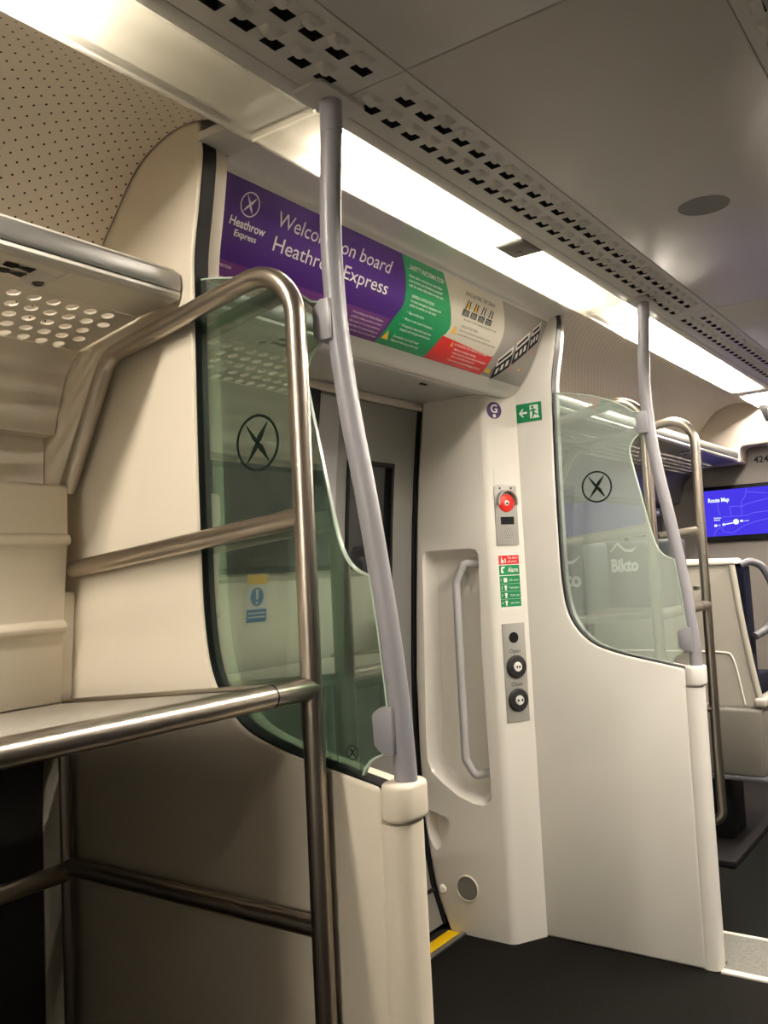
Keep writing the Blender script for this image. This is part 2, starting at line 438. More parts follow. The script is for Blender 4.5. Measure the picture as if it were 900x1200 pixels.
# ------------------------------------------------------------------ ceiling lights
def light(x0, x1, lx0, lx1, label, flip=False, tm=None):
    f = (lambda y: 2*YC-y) if flip else (lambda y: y)
    ya, yb = sorted((f(1.10), f(1.28))); yl = f(1.222)
    L = thing('ceiling_light', label, 'light', ((x0+x1)/2, (ya+yb)/2, 2.46), 'ceiling light strips')
    t = box(x0, x1, ya, yb, 2.366, 2.371)
    obj('diffuser', t, DIFF, L)
    h = box(x0, x1, ya, yb, 2.446, 2.452)
    for y in (ya-0.002, yb): box(x0, x1, y, y+0.002, 2.372, 2.452, bm=h)
    for x in (x0, x1-0.002): box(x, x+0.002, ya, yb, 2.385, 2.452, bm=h)
    obj('housing', h, TRIMW, L)
    obj('lamp', box(lx0, lx1, yl-0.028, yl+0.028, 2.412, 2.420), tm, L)
    return L
LS = [(-3.6, 1.385, -3.4, 0.85), (1.393, 3.235, 1.62, 3.10), (3.24, 5.46, 3.55, 5.36), (5.66, 6.36, 5.76, 6.3)]
LT = ['ribbed ceiling light strip above the perforated vault, its glow ending short of the pole', 'long lit ceiling strip over the purple welcome banner',
      'lit ceiling strip of the far saloon, just beyond the far grab pole', 'farthest short lit ceiling strip beside the bulkhead arch']
LR = ['ceiling light strip on the opposite side of the near saloon', 'ceiling light strip on the opposite side of the vestibule',
      'ceiling light strip on the opposite side of the far saloon', 'short ceiling light strip on the opposite side by the bulkhead']
for i, (a, t1, t2) in enumerate(zip(LS, LT, LR)):
    light(*a, t1, False, (TUBE, TUBE_V, TUBE_F, TUBE_F)[i]); light(*(a if i else (a[0], a[1], -3.4, -0.9)), t2, True, TUBE_O if i else TUBE_N)
light(-6.6, -3.62, -6.4, -3.8, 'ceiling light strip over the seats behind the camera, luggage rack side', False, TUBE)
light(-6.6, -3.62, -6.4, -3.8, 'ceiling light strip over the seats behind the camera, opposite side', True, TUBE_B)
struct('ceiling', box(5.46, 5.66, 1.10, 1.28, 2.378, 2.40), VENT)
struct('trim_6', box(1.323, X1+TH+0.004, 1.283, 1.374, 2.3735, 2.392, 0.001), VENT)
s = thing('sensor', 'small grey sensor plate set into the vestibule light strip', 'sensor', (2.42, 1.15, 2.37))
obj('plate', box(2.335, 2.475, 1.098, 1.195, 2.371, 2.3775, 0.001), DISCM, s)
obj('dome', lathe([(0, -0.006), (0.012, -0.006), (0.018, -0.003), (0.028, -0.002), (0.028, 0.002)], (2.42, 1.15, 2.371), (0, 0, 1)), GREYLOOP, s)

# ------------------------------------------------------------------ saloon shell (vault, wall, window)
VPROF = [(1.284, 2.374), (1.31, 2.396), (1.35, 2.414), (1.41, 2.425), (1.475, 2.421), (1.543, 2.399), (1.596, 2.364), (1.651, 2.302), (1.715, 2.227), (1.775, 2.14), (1.82, 2.05), (1.83, 1.995)]
WPROF = [(1.81, 1.989), (1.845, 1.965), (1.87, 1.935), (1.905, 1.85), (1.92, 1.80), (1.965, 1.797), (1.975, 1.60), (1.975, 1.425), (1.965, 1.415), (1.86, 1.41), (1.855, 1.40), (1.88, 1.16), (1.90, 1.12)]
LPROF = [(1.90, 1.118), (1.99, 1.10), (2.01, 0.86), (2.02, 0.0)]
def smooth_prof(p): return catmull(p, 4)
VS = smooth_prof(VPROF)
struct('ceiling', sheet(VS, BACK, X1-0.004, 0.02), VAULT)
struct('ceiling', sheet(VS, X2+TH+0.004, END-0.002, 0.02), VAULT)
struct('wall_left', sheet(WPROF, BACK, X1-0.003, 0.03), RACKP, ang=50)
struct('wall_left', sheet(LPROF, BACK, X1-0.003, 0.03), LINING)
struct('wall_left', sheet(WPROF, X2+TH+0.003, 6.42, 0.03), mat('far_wall_shade', (0.13, 0.118, 0.108), 0.4), ang=50)  # dimmer far light put into the colour; same panels as the near wall
struct('wall_left', sheet(LPROF, X2+TH+0.003, 6.42, 0.03), LINING)
def window(n, x0, x1):
    w = struct('window_%d' % n, prism(rrect(x0, x1, 1.435, 1.785, 0.05), 'y', 1.958, 1.972, 0.003), RUBBER)
    p = struct('pane', prism(rrect(x0+0.02, x1-0.02, 1.455, 1.765, 0.04), 'y', 1.953, 1.960), BLACKGLASS, w)
window(1, -1.0, 0.90); window(2, 4.30, 6.12)
# opposite side
RW = [(1.83, 1.995), (1.92, 1.80), (1.96, 1.41), (1.965, 1.2)]
RWL = [(1.965, 1.2), (1.97, 1.0), (1.98, 0.0)]
struct('wall_right', sheet(mirror(RWL), BACK, 6.42, -0.03), LINING)
struct('wall_right', sheet(mirror(RW), BACK, 6.42, -0.03), mat('opposite_wall', (0.72, 0.68, 0.62), 0.5))
struct('ceiling', sheet(mirror(VS), BACK, END, -0.02), VAULT)
for n, (a, b) in ((3, (-1.6, 0.2)), (4, (0.6, 2.6)), (5, (3.4, 5.6))):
    struct('window_%d' % n, prism(rrect(a, b, 0.95, 1.78, 0.06), 'y', 2*YC-1.93, 2*YC-1.91, 0.004), BLACKGLASS)
struct('wall_back', box(BACK-0.05, BACK, -1.0, 2.2, 0, 2.5), mat('back_wall', (0.18, 0.165, 0.15), 0.5))
struct('wall_end', box(6.40, 6.46, -1.0, 2.2, -0.05, 2.5), mat('alcove_taupe', (0.20, 0.178, 0.165), 0.5))

# ------------------------------------------------------------------ overhead racks
def overhead(x0, x1, joint, lightx, lab, RACKP):
    R = thing('overhead_rack', lab, 'luggage rack', ((x0+x1)/2, 1.6, 2.03), 'overhead luggage racks')
    nose = [(1.463, 2.103), (1.453, 2.1005), (1.4465, 2.094), (1.4435, 2.080), (1.4430, 2.066), (1.4465, 2.056), (1.49, 2.056), (1.49, 2.103)]
    obj('front_rail', prism(nose, 'x', x0, x1, 0.001), ALU, R, 30)
    obj('top_edge', prism([(1.462, 2.1035), (1.478, 2.1035), (1.478, 2.110), (1.462, 2.109)], 'x', x0, x1, 0.001), TRIMW, R)
    obj('lower_edge', prism([(1.449, 2.0555), (1.447, 2.046), (1.452, 2.038), (1.466, 2.036), (1.49, 2.0555)], 'x', x0, x1, 0.001), TRIMW, R)
    for a, b in ((x0, joint-0.001), (joint+0.001, x1)):
        obj('service_panel', prism([(1.467, 2.036), (1.588, 2.0275), (1.588, 2.033), (1.467, 2.045)], 'x', a, b, 0.0008), RACKP, R)
    # perforated sheet: five staggered rows of round holes
    t = bmesh.new(); P = 0.046; ph = 0.0455; n = 12
    y0, z0, y1, z1 = 1.590, 2.027, 1.822, 1.990
    zz = lambda y: z0+(z1-z0)*(y-y0)/(y1-y0)
    def V(x, y): return t.verts.new((x, y, zz(y)))
    bands = [y0+0.002+ph*i for i in range(6)]
    for j in range(5):
        ya, yb = bands[j], bands[j+1]; yc = (ya+yb)/2; xo = (P/2 if j % 2 else 0)+0.017
        k0 = math.ceil((x0+0.024-xo)/P); k1 = math.floor((x1-0.024-xo)/P)
        la = x0
        for k in range(k0, k1+1):
            c = xo+k*P; a, b = c-P/2, c+P/2
            if k == k0 and a > x0: t.faces.new([V(x0, ya), V(a, ya), V(a, yb), V(x0, yb)])
            if k == k1 and b < x1: t.faces.new([V(b, ya), V(x1, ya), V(x1, yb), V(b, yb)])
            sq = []
            ring = []
            for i in range(n):
                th = 2*math.pi*(i+0.5)/n; cx, sy = math.cos(th), math.sin(th); m_ = max(abs(cx), abs(sy))
                sq.append(V(c+P/2*cx/m_, yc+(yb-ya)/2*sy/m_)); ring.append(V(c+0.0145*cx, yc+0.0145*sy))
            up = [t.verts.new((q.co.x, q.co.y, q.co.z+0.004)) for q in ring]
            for i in range(n):
                i2 = (i+1) % n
                t.faces.new((sq[i], sq[i2], ring[i2], ring[i])); t.faces.new((ring[i], ring[i2], up[i2], up[i]))
            for (sx, sy) in ((1, 1), (-1, 1), (-1, -1), (1, -1)):   # square corners
                cor = V(c+sx*P/2, yc+sy*(yb-ya)/2)
                near = sorted(sq, key=lambda q: (q.co.x-cor.co.x)**2+(q.co.y-cor.co.y)**2)[:2]
                t.faces.new((cor, near[0], near[1]))
    for a, b in ((y0-0.002, bands[0]), (bands[5], y1)): t.faces.new([V(x0, a), V(x1, a), V(x1, b), V(x0, b)])
    obj('perforated_panel', t, RACKP, R)
    for lx in lightx:
        g = obj('reading_light', lathe([(0.036, 0.004), (0.036, -0.001), (0.026, -0.006), (0.015, -0.010), (0.013, -0.006), (0.0, -0.005)], (lx, 1.532, 2.0315), (0, 0.07, 1)), TRIMW, R)
        obj('lens', lathe([(0.0125, -0.0065), (0.010, -0.011), (0, -0.0115)], (lx, 1.532, 2.0315), (0, 0.07, 1)), LENS, g)
        F = lambda u, v, h, lx=lx: (lx-0.062+u, 1.500+v, 2.0325-0.07*(v-0.0)-0.0006-h)
        arrows = []
        for dv in (0.0, 0.03):
            arrows.append([(-0.03, dv-0.008), (-0.01, dv-0.013), (0.0, dv-0.005), (0.03, dv-0.012), (0.03, dv+0.010), (0.0, dv+0.004), (-0.01, dv+0.010), (-0.03, dv+0.008)])
        obj('seat_marker', polys(arrows, F, th=0.0004), INKB, R)
    # end bracket hiding the rack end against the partition
    return R
overhead(-1.6, X1-0.006, 1.055, (1.03, 0.2), 'overhead rack with perforated underside at the left edge, above the steel luggage rack', RACKP)
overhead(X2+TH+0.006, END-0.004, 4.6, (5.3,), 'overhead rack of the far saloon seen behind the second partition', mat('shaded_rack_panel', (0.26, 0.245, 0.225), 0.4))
o = obj('coat_hook', prism(disc(20, 0.030, 1.115, 1.722, 0.026), 'y', 1.925, 1.967, 0.01, 3), RUBBER)
tag(o, 'black rounded hook on the wall recess at the left edge', 'hook')

# ------------------------------------------------------------------ steel luggage rack (two of the same kind)
SHELFM = mat('shelf_grey', (0.44, 0.41, 0.36), 0.45, 0.3, bump=0.25, bscale=260)
def luggage_rack(xa, xb, yf, lab):
    """steel tube rack between hoops at xa and xb, front posts at y = yf"""
    R = thing('luggage_rack', lab, 'luggage rack', ((xa+xb)/2, 1.5, 0), 'steel luggage racks')
    r = 0.0205; lo, hi = min(xa, xb), max(xa, xb)
    for x, sg in ((xa, 1 if xb > xa else -1), (xb, -1 if xb > xa else 1)):
        pts = fillet([(x, 1.838, 1.652), (x, 1.668, 1.946), (x, yf, 2.042), (x, yf, 0.285), (x, 1.86, 0.285)], [0.075, 0.105, 0.05], 12)
        obj('hoop', tube(pts, r), STEEL, R, 60)
        obj('mid_rail', tube([(x, yf, 1.533), (x, 1.822, 1.4625)], r*0.98), STEEL, R, 60)
        obj('lower_rail', tube([(x, yf, 0.767), (x, 1.875, 0.767)], r*0.95), STEEL, R, 60)
        obj('rear_post', tube([(x, 1.875, 0.285), (x, 1.875, 1.135)], 0.014), STEEL, R, 60)
        obj('shelf_end_bar', prism([(yf+0.02, 1.222), (1.845, 1.160), (1.845, 1.149), (yf+0.02, 1.211)], 'x', x+sg*0.012, x+sg*0.024, 0.002), STEEL, R)
    f = obj('front_tube', tube([(lo, yf, 1.208), (hi, yf, 1.208)], 0.0215), STEEL, R, 60)
    for x in (lo+0.115, hi-0.115):
        obj('joint_ring', tube([(x-0.002, yf, 1.208), (x+0.002, yf, 1.208)], 0.0218), RUBBER, f, 60)
    obj('shelf', prism([(yf, 1.214), (1.85, 1.150), (1.85, 1.136), (yf, 1.198)], 'x', lo+0.03, hi-0.028, 0.001), SHELFM, R)
    obj('side_rail', tube([(lo, 1.875, 0.755), (hi, 1.875, 0.755)], 0.022), STEEL, R, 60)
    obj('clip', box(xb-0.012, xb+0.012, yf+0.012, yf+0.05, 1.272, 1.292, 0.003), STEEL, R)
    return R
luggage_rack(1.30, 0.40, 1.10, 'near steel tube luggage rack at the left, hoop ends and a grey shelf')
luggage_rack(3.305, 3.96, 1.10, 'far steel tube luggage rack standing behind the second glass partition')

bx = [(1.955, 1.662), (1.812, 1.662), (1.8055, 1.655), (1.808, 1.546), (1.799, 1.543), (1.7945, 1.532), (1.798, 1.521), (1.811, 1.515),
      (1.832, 1.345), (1.823, 1.342), (1.817, 1.330), (1.821, 1.318), (1.836, 1.311), (1.8495, 1.152), (1.876, 1.152), (1.852, 1.398), (1.852, 1.42), (1.955, 1.425)]
o = obj('wall_cabinet', prism(bx, 'x', 0.93, 1.279, 0.003, 2), CREAM, ang=30)
tag(o, 'cream ledged wall box behind the near luggage rack, two ribs across its front', 'cabinet')
o = obj('wall_cabinet', prism(bx, 'x', 3.335, 3.93, 0.003, 2), CREAM, ang=30)
tag(o, 'cream ledged wall box behind the far luggage rack', 'cabinet')

# caution sticker on the wall under the near window
cs = thing('caution_sticker', 'yellow, white and blue exclamation sticker mirrored in the near glass', 'sticker', (0.744, 1.86, 1.37))
FW = lambda u, v, h: (0.744+u, 1.8550+(1.40-(1.372+v))*0.104-0.0016-h, 1.372+v)
obj('backing', polys([[(-0.045, -0.085), (0.045, -0.085), (0.045, 0.06), (-0.045, 0.06)]], FW, th=0.0006), INKW, cs)
FW2 = lambda u, v, h: FW(u, v, h+0.0009)
obj('yellow_band', polys([[(-0.043, 0.03), (0.043, 0.03), (0.043, 0.058), (-0.043, 0.058)]], FW2), AMBER, cs)
obj('blue_panel', polys([[(-0.043, -0.083), (0.043, -0.083), (0.043, -0.045), (-0.043, -0.045)], disc(24, 0.028, 0, -0.008)], FW2), BLUE, cs)
FW3 = lambda u, v, h: FW(u, v, h+0.0014)
obj('exclamation', polys([[(-0.004, -0.016), (0.004, -0.016), (0.006, 0.014), (-0.006, 0.014)], disc(12, 0.0045, 0, -0.025), [(-0.036, -0.058), (0.036, -0.058), (0.036, -0.054), (-0.036, -0.054)], [(-0.036, -0.070), (0.036, -0.070), (0.036, -0.066), (-0.036, -0.066)]], FW3), INKW, cs)

# ------------------------------------------------------------------ partitions
RIM = catmull([(1.375, 2.385), (1.373, 2.345), (1.388, 2.25), (1.407, 2.15), (1.413, 2.07), (1.420, 1.80), (1.422, 1.50), (1.417, 1.32), (1.392, 1.205), (1.322, 1.122), (1.225, 1.082), (1.10, 1.054), (0.974, 1.028)], 4)
GTOP = catmull([(1.428, 2.085), (1.359, 2.074), (1.268, 2.052), (1.20, 2.026), (1.148, 1.998), (1.104, 1.966)], 3)
GHOLE = [(1.064, 1.955), (1.064, 1.884)] + catmull([(1.080, 1.880), (1.110, 1.858), (1.125, 1.825), (1.120, 1.78), (1.098, 1.67), (1.074, 1.55), (1.053, 1.47), (1.027, 1.432), (0.990, 1.414)], 3)
GLOW = [(0.976, 1.31), (0.966, 1.20), (0.958, 1.095)] + catmull([(0.978, 1.083), (1.010, 1.067), (1.030, 1.036)], 3)
GBOT = [(1.11, 1.045), (1.23, 1.072), (1.33, 1.112), (1.405, 1.195), (1.432, 1.32), (1.436, 1.5), (1.434, 1.80)]
GOUT = GTOP + GHOLE + GLOW + GBOT
def ring_along(path, w0, w1, x0, x1):
    """flat band that follows a path in (y,z): between offsets w0 and w1"""
    n = len(path); A = []; B = []
    for i in range(n):
        a = path[max(i-1, 0)]; b = path[min(i+1, n-1)]; d = Vector((b[0]-a[0], b[1]-a[1])).normalized(); nn = Vector((d.y, -d.x))
        A.append((path[i][0]+nn.x*w0, path[i][1]+nn.y*w0)); B.append((path[i][0]+nn.x*w1, path[i][1]+nn.y*w1))
    return prism(A+B[::-1], 'x', x0, x1)
def logo_polys(c, r, rx=None, down=1):
    rx = rx or r; k = rx/r; out = []; n = 40
    for i in range(n):
        a0, a1 = 2*math.pi*i/n, 2*math.pi*(i+1)/n
        out.append([(c[0]+rr*k*math.cos(a), c[1]+rr*math.sin(a)) for rr, a in ((r, a0), (r, a1), (r*0.90, a1), (r*0.90, a0))])
    for ang, ln, wd, s0 in ((53, 0.84, 0.135, -0.04), (127, 0.84, 0.10, 0.075), (233, 0.84, 0.115, -0.04), (307, 0.84, 0.135, 0.075)):
        a = math.radians(ang); d = Vector((math.cos(a), math.sin(a)*down)); nn = Vector((-d.y, d.x))
        p = [d*(r*s0)+nn*r*0.075, d*(r*0.22)+nn*r*wd, d*(r*ln)+nn*r*0.015, d*(r*ln)-nn*r*0.015, d*(r*0.22)-nn*r*wd*0.7, d*(r*s0)-nn*r*0.075]
        out.append([(c[0]+q.x*k, c[1]+q.y) for q in p])
    return out
def partition(x, near, lab):
    T = thing('glazed_partition', lab, 'partition', (x+TH/2, 1.4, 0), 'glazed partitions')
    poly = [(0.974, 0.0), (2.08, 0.0), (2.08, 2.47), (1.375, 2.47)] + RIM
    obj('panel', prism(poly, 'x', x, x+TH, 0.010, 3, angle=40), CREAM if near else WHITE, T, 40)
    g = obj('glass_pane', prism(GOUT, 'x', x+0.022, x+0.030), GLASS if near else GLASS2, T, 40)
    # polished green edge of the pane
    edge = ring_along(GTOP+GHOLE+GLOW, -0.003, 0.0005, x+0.0215, x+0.0305)
    obj('glass_edge', edge, GEDGE, g)
    obj('seal', ring_along(RIM, -0.017, 0.002, x+0.006, x+0.044), RUBBER, T)
    # rounded end post and its cap
    obj('end_post', prism(rrect(x, x+TH, 0.925, 0.995, 0.03, 6), 'z', 0.0, 0.962), CREAM if near else WHITE, T, 50)
    capm = prism(rrect(x-0.006, x+TH+0.006, 0.917, 0.982, 0.03, 6), 'z', 0.966, 1.036, 0.010, 3, angle=40)
    obj('post_cap', capm, CREAM if near else WHITE, T, 50)
    # etched mark on the pane
    FG = lambda u, v, h: (x+0.0216, u, v)
    lp = [[(1.262-(u-1.262), v) for u, v in p] for p in logo_polys((1.262, 1.700), 0.060)]
    obj('etched_logo', polys(lp, FG), INKG, g)
    if near:
        obj('etched_stamp', polys(logo_polys((1.05, 1.082), 0.014), FG), INKG, g)
    # grab pole with its two brackets
    pp = [(0.9445, 1.028), (0.9475, 1.10), (0.955, 1.20), (0.967, 1.31), (0.982, 1.42), (0.998, 1.53), (1.015, 1.63), (1.031, 1.72), (1.045, 1.82), (1.055, 1.92), (1.0595, 2.02), (1.060, 2.10), (1.056, 2.18), (1.050, 2.26), (1.046, 2.33), (1.045, 2.374)]
    xp = x+TH/2
    G = thing('grab_pole', ('near' if near else 'far')+' curved grey grab pole rising from the end post of the '+('first' if near else 'second')+' partition', 'pole', (xp, 0.945, 1.03), 'grab poles')
    path = catmull([(xp, y, z) for y, z in pp], 3)
    obj('pole', tube([p for p in path], 0.0215, 20), PLASTIC, G, 60)
    obj('upper_sleeve', tube([(xp, 1.0465, 2.30), (xp, 1.045, 2.372)], 0.0226, 20), PLASTIC, G, 60)
    obj('ceiling_plate', prism(rrect(x-0.03, x+TH+0.03, 1.01, 1.085, 0.008, 3), 'z', 2.364, 2.3715), VENT, G)
    obj('bracket', prism([(1.052, 1.962), (1.075, 1.962), (1.094, 1.945), (1.094, 1.888), (1.085, 1.878), (1.050, 1.878)], 'x', x+0.012, x+0.058, 0.005), PLASTIC, G)
    obj('bracket', prism([(0.950, 1.172), (0.975, 1.172), (0.996, 1.158), (0.994, 1.100), (0.975, 1.084), (0.948, 1.084)], 'x', x+0.012, x+0.058, 0.005), PLASTIC, G)
    return T
partition(X1, True, 'near partition, cream panel with a green glass pane behind the luggage rack')
partition(X2, False, 'far partition, white panel with a pale glass pane beside the door pillar')

# ------------------------------------------------------------------ door surround
FPROF = [(1.283, 2.376), (1.31, 2.377), (1.345, 2.377), (1.372, 2.375), (1.388, 2.371), (1.396, 2.366), (1.40, 2.36)]
SPROF = [(1.40, 2.36), (1.412, 2.335), (1.438, 2.286), (1.473, 2.208), (1.518, 2.141), (1.565, 2.097)]
SARC = [(1.40, 2.36)] + catmull([(1.40, 2.36), (1.418, 2.322), (1.438, 2.283), (1.473, 2.211), (1.518, 2.143), (1.565, 2.098)], 6)
EPROF = [(1.565, 2.098), (1.585, 2.084), (1.603, 2.079), (1.614, 2.083), (1.620, 2.094), (1.632, 2.096), (1.636, 2.089), (1.648, 2.087), (1.655, 2.096)]
A0, A1 = X1+TH+0.002, X2-0.002
fas = thing('door_fascia', 'curved satin fascia over the train door carrying the welcome banner', 'fascia', (2.3, 1.45, 2.2))
sm = sheet(FPROF+SARC[1:]+EPROF, A0, A1, 0.02)
obj('cove', sm, FASCIA, fas, 50)
struct('trim_3', box(A0, A1, 1.652, 1.97, 2.096, 2.13, 0.003), SOFFIT)
obj('slot', box(2.70, 2.735, 1.70, 1.712, 2.092, 2.097), RUBBER, fas)
_s = [0]
for a, b in zip(SARC, SARC[1:]): _s.append(_s[-1]+math.hypot(b[0]-a[0], b[1]-a[1]))
STOT = _s[-1]
def onf(x, s, h):
    """point on the curved fascia at arc length s, lifted h towards the viewer"""
    s = max(0, min(STOT-1e-6, s))
    for i in range(len(SARC)-1):
        if _s[i+1] > s or i == len(SARC)-2: break
    k = (s-_s[i])/max(1e-9, _s[i+1]-_s[i]); a, b = SARC[i], SARC[i+1]
    d = Vector((b[0]-a[0], b[1]-a[1])).normalized()
    return (x, a[0]+(b[0]-a[0])*k+d.y*h, a[1]+(b[1]-a[1])*k-d.x*h)
CUTS = [i*0.0125 for i in range(1, 27)]
# lift on the visible (concave, lower) side
def lay(h): return lambda u, v, t: onf(u, v, h+t)
ban = thing('welcome_banner', 'long purple, green and red welcome and safety banner above the door', 'banner', (2.3, 1.45, 2.25))
B0, B1, BS, BE = A0+0.012, A1-0.012, 0.006, 0.278
K1 = catmull([(2.150, BS), (2.200, 0.060), (2.230, 0.113), (2.232, 0.150), (2.214, 0.185), (2.180, BE)], 5)
K2 = catmull([(2.384, BS), (2.440, 0.050), (2.490, 0.100), (2.520, 0.150), (2.512, 0.180)], 5)
K3 = catmull([(2.784, BS), (2.832, 0.050), (2.866, 0.100), (2.868, 0.150), (2.858, 0.196)], 5)
purple = [(B0, BS)]+K1+[(B0, BE)]
green = K1[::-1]+K2+[(2.450, BE)][:1]
green = [K1[0]]+K2+[(2.497, 0.190), (2.455, BE)]+K1[::-1][:-1]
white = [K2[0]]+K3+[(2.835, 0.205), (2.50, 0.188)]+K2[::-1][:-1]
redp = [(2.498, 0.189), (2.855, 0.203), (2.838, BE), (2.455, BE)]
grey = [(2.70, BS), (B1, BS), (B1, BE), (2.70, BE)]
obj('grey_field', polys([grey], lay(0.0012), CUTS), BGREY, ban)
obj('white_field', polys([white], lay(0.0022), CUTS), OFFW, ban)
obj('red_field', polys([redp], lay(0.0026), CUTS), RED, ban)
obj('green_field', polys([green], lay(0.0030), CUTS), GREEN, ban)
pf = obj('purple_field', polys([purple], lay(0.0034), CUTS), PURPLE, ban)
plum = [(B0, 0.195), (2.198, 0.195), (2.182, BE), (B0, BE)]
obj('plum_strip', polys([plum], lay(0.0037), CUTS), PURPLE2, ban)
TL = lay(0.0042)
def words(lines, **kw):
    out = []
    for l in lines: out += text_polys(*l[:4], width=(l[4] if len(l) > 4 else None), vdir=-1, **kw)
    return out
for wd, wu, wv, wl_ in (('Welcome', 1.630, 0.074, 0.232), ('on', 1.888, 0.074, 0.062), ('board', 1.974, 0.074, 0.148), ('Heathrow', 1.640, 0.134, 0.262), ('Express', 1.926, 0.134, 0.212)):
    obj('welcome_word', polys(words([(wd, 0.052, wu, wv, wl_)], bold=0.004), TL, CUTS), INKW, ban)
obj('company_logo', polys(logo_polys((1.530, 0.054), 0.029, 0.031, -1), TL, CUTS), INKW, ban)
obj('company_name', polys(words([('Heathrow', 0.029, 1.482, 0.112, 0.120), ('Express', 0.021, 1.505, 0.134, 0.075)], bold=0.02), TL, CUTS), INKW, ban)
sl = [('VITAL INFORMATION', 0.010, 1.43, 0.212, 0.10), ('Seats and luggage', 0.009, 1.44, 0.238, 0.09)]
for i, s in enumerate(('No smoking: the Railway Byelaws', 'prohibit smoking anywhere on board', 'this train or on any platform', 'Please listen for announcements or', 'ask a member of our on board team')):
    sl.append((s, 0.0095, 2.02, 0.212+0.013*i, 0.15))
obj('small_print', polys(words(sl), TL, CUTS), INKW, ban)
gl = [('SAFETY INFORMATION', 0.019, 2.205, 0.038, 0.195), ('Please take a moment to read these', 0.0115, 2.215, 0.058, 0.190), ('instructions and familiarise yourself', 0.0115, 2.225, 0.071, 0.190), ('with the safety information on the train.', 0.0115, 2.232, 0.084, 0.200),
      ('GENERAL INSTRUCTIONS:', 0.0115, 2.262, 0.112, 0.13), ('In most emergency situations it is', 0.0115, 2.265, 0.126, 0.175), ('safest to remain on the train.', 0.0115, 2.265, 0.139, 0.155),
      ('\u2022  Stay on the train.', 0.0115, 2.262, 0.162, 0.10), ('\u2022  Move to next coach if necessary.', 0.0115, 2.256, 0.183, 0.17),
      ('\u2022  If required, leave the train but', 0.0115, 2.252, 0.204, 0.18), ('stopped, exit through external doors', 0.0115, 2.262, 0.217, 0.175),
      ('Evacuation is to track level', 0.0115, 2.248, 0.243, 0.14), ('Beware of the drop to the track', 0.0115, 2.246, 0.257, 0.155)]
obj('safety_text', polys(words(gl, bold=0.015), TL, CUTS), INKW, ban)
wl = [('EVACUATING THE TRAIN', 0.0175, 2.545, 0.040, 0.200), ('Be aware of other passing trains and live rails', 0.0095, 2.585, 0.118, 0.225), ('ONCE OFF THE TRAIN', 0.011, 2.580, 0.142, 0.11),
      ('Move to a safe distance away from the train', 0.0095, 2.580, 0.156, 0.21), ('Do not walk on or near the tracks, wait for instructions', 0.0095, 2.578, 0.170, 0.26)]
obj('evacuation_text', polys(words(wl), TL, CUTS), INKB, ban)
for i in range(4):
    x = 2.565+0.052*i
    pg = obj('pictogram', polys([[(x, 0.084), (x+0.040, 0.084), (x+0.040, 0.104), (x, 0.104)], [(x+0.010, 0.052), (x+0.016, 0.052), (x+0.014, 0.080), (x+0.008, 0.080)], [(x+0.024, 0.055), (x+0.030, 0.052), (x+0.034, 0.080), (x+0.028, 0.080)]], TL, CUTS), INKB, ban)
    if i < 2: obj('figure', polys([[(x+0.014, 0.058), (x+0.026, 0.058), (x+0.026, 0.080), (x+0.014, 0.080)]], TL, CUTS), AMBER, pg)
    obj('lettering', polys([[(x+0.004, 0.089+0.005*k), (x+0.034, 0.089+0.005*k), (x+0.034, 0.0905+0.005*k), (x+0.004, 0.0905+0.005*k)] for k in range(3)], lay(0.005), CUTS), INKW, pg)
def tri(x, s, w, h): return [(x, s), (x+w, s), (x+w/2, s-h)]
for p in (tri(2.196, 0.258, 0.034, 0.030), tri(2.532, 0.172, 0.032, 0.030)): obj('warning_triangle', polys([p], TL, CUTS), AMBER, ban)
obj('amber_block', polys([[(2.845, 0.262), (2.885, 0.262), (2.880, 0.246), (2.850, 0.246)]], TL, CUTS), AMBER, ban)
rl = [('IN THE EVENT OF A FIRE ON THE TRAIN', 0.0115, 2.585, 0.207, 0.225), ('\u2022 Move to an adjacent carriage', 0.0105, 2.590, 0.222, 0.155), ('\u2022 Alert the driver by operating the emergency', 0.0105, 2.588, 0.235, 0.24), ('alarm to the right of each door', 0.0105, 2.598, 0.247, 0.16), ('\u2022 Do not take personal belongings with you', 0.0105, 2.586, 0.261, 0.225)]
obj('fire_text', polys(words(rl, bold=0.015), TL, CUTS), INKW, ban)
obj('fire_icon', polys([tri(2.560, 0.214, 0.02, 0.02)], TL, CUTS), AMBER, ban)
# little picture of the train
def seg(p, q, a, b, w0, w1):
    """quad along p->q between fractions a,b and cross offsets w0,w1"""
    P, Q = Vector(p), Vector(q); n = Vector((0.3, 1.0)).normalized()
    return [tuple(P+(Q-P)*a+n*w0), tuple(P+(Q-P)*b+n*w0), tuple(P+(Q-P)*b+n*w1), tuple(P+(Q-P)*a+n*w1)]
tp, tq = (2.900, 0.228), (3.118, 0.036)
arr = []
for a, b in ((0.0, 0.36), (0.40, 0.74), (0.77, 1.0)):
    cg = obj('train_carriage', polys([seg(tp, tq, a, b, 0.0, 0.058)], TL, CUTS), INKB, ban)
    obj('roof', polys([seg(tp, tq, a+0.01, b-0.01, -0.026, 0.006)], lay(0.0048), CUTS), INKW, cg)
    for k in range(3):
        t0 = a+(b-a)*(0.12+0.28*k); obj('door', polys([seg(tp, tq, t0, t0+(b-a)*0.16, 0.020, 0.042)], lay(0.0048), CUTS), INKW, cg)
    obj('window_band', polys([seg(tp, tq, a+0.03, b-0.05, -0.016, -0.004)], lay(0.0054), CUTS), INKB, cg)
for u, s in ((2.985, 0.115), (3.060, 0.052), (3.005, 0.222), (3.105, 0.135)):
    arr += [tri(u, s, 0.014, 0.014), [(u+0.004, s), (u+0.010, s), (u+0.010, s+0.010), (u+0.004, s+0.010)]]
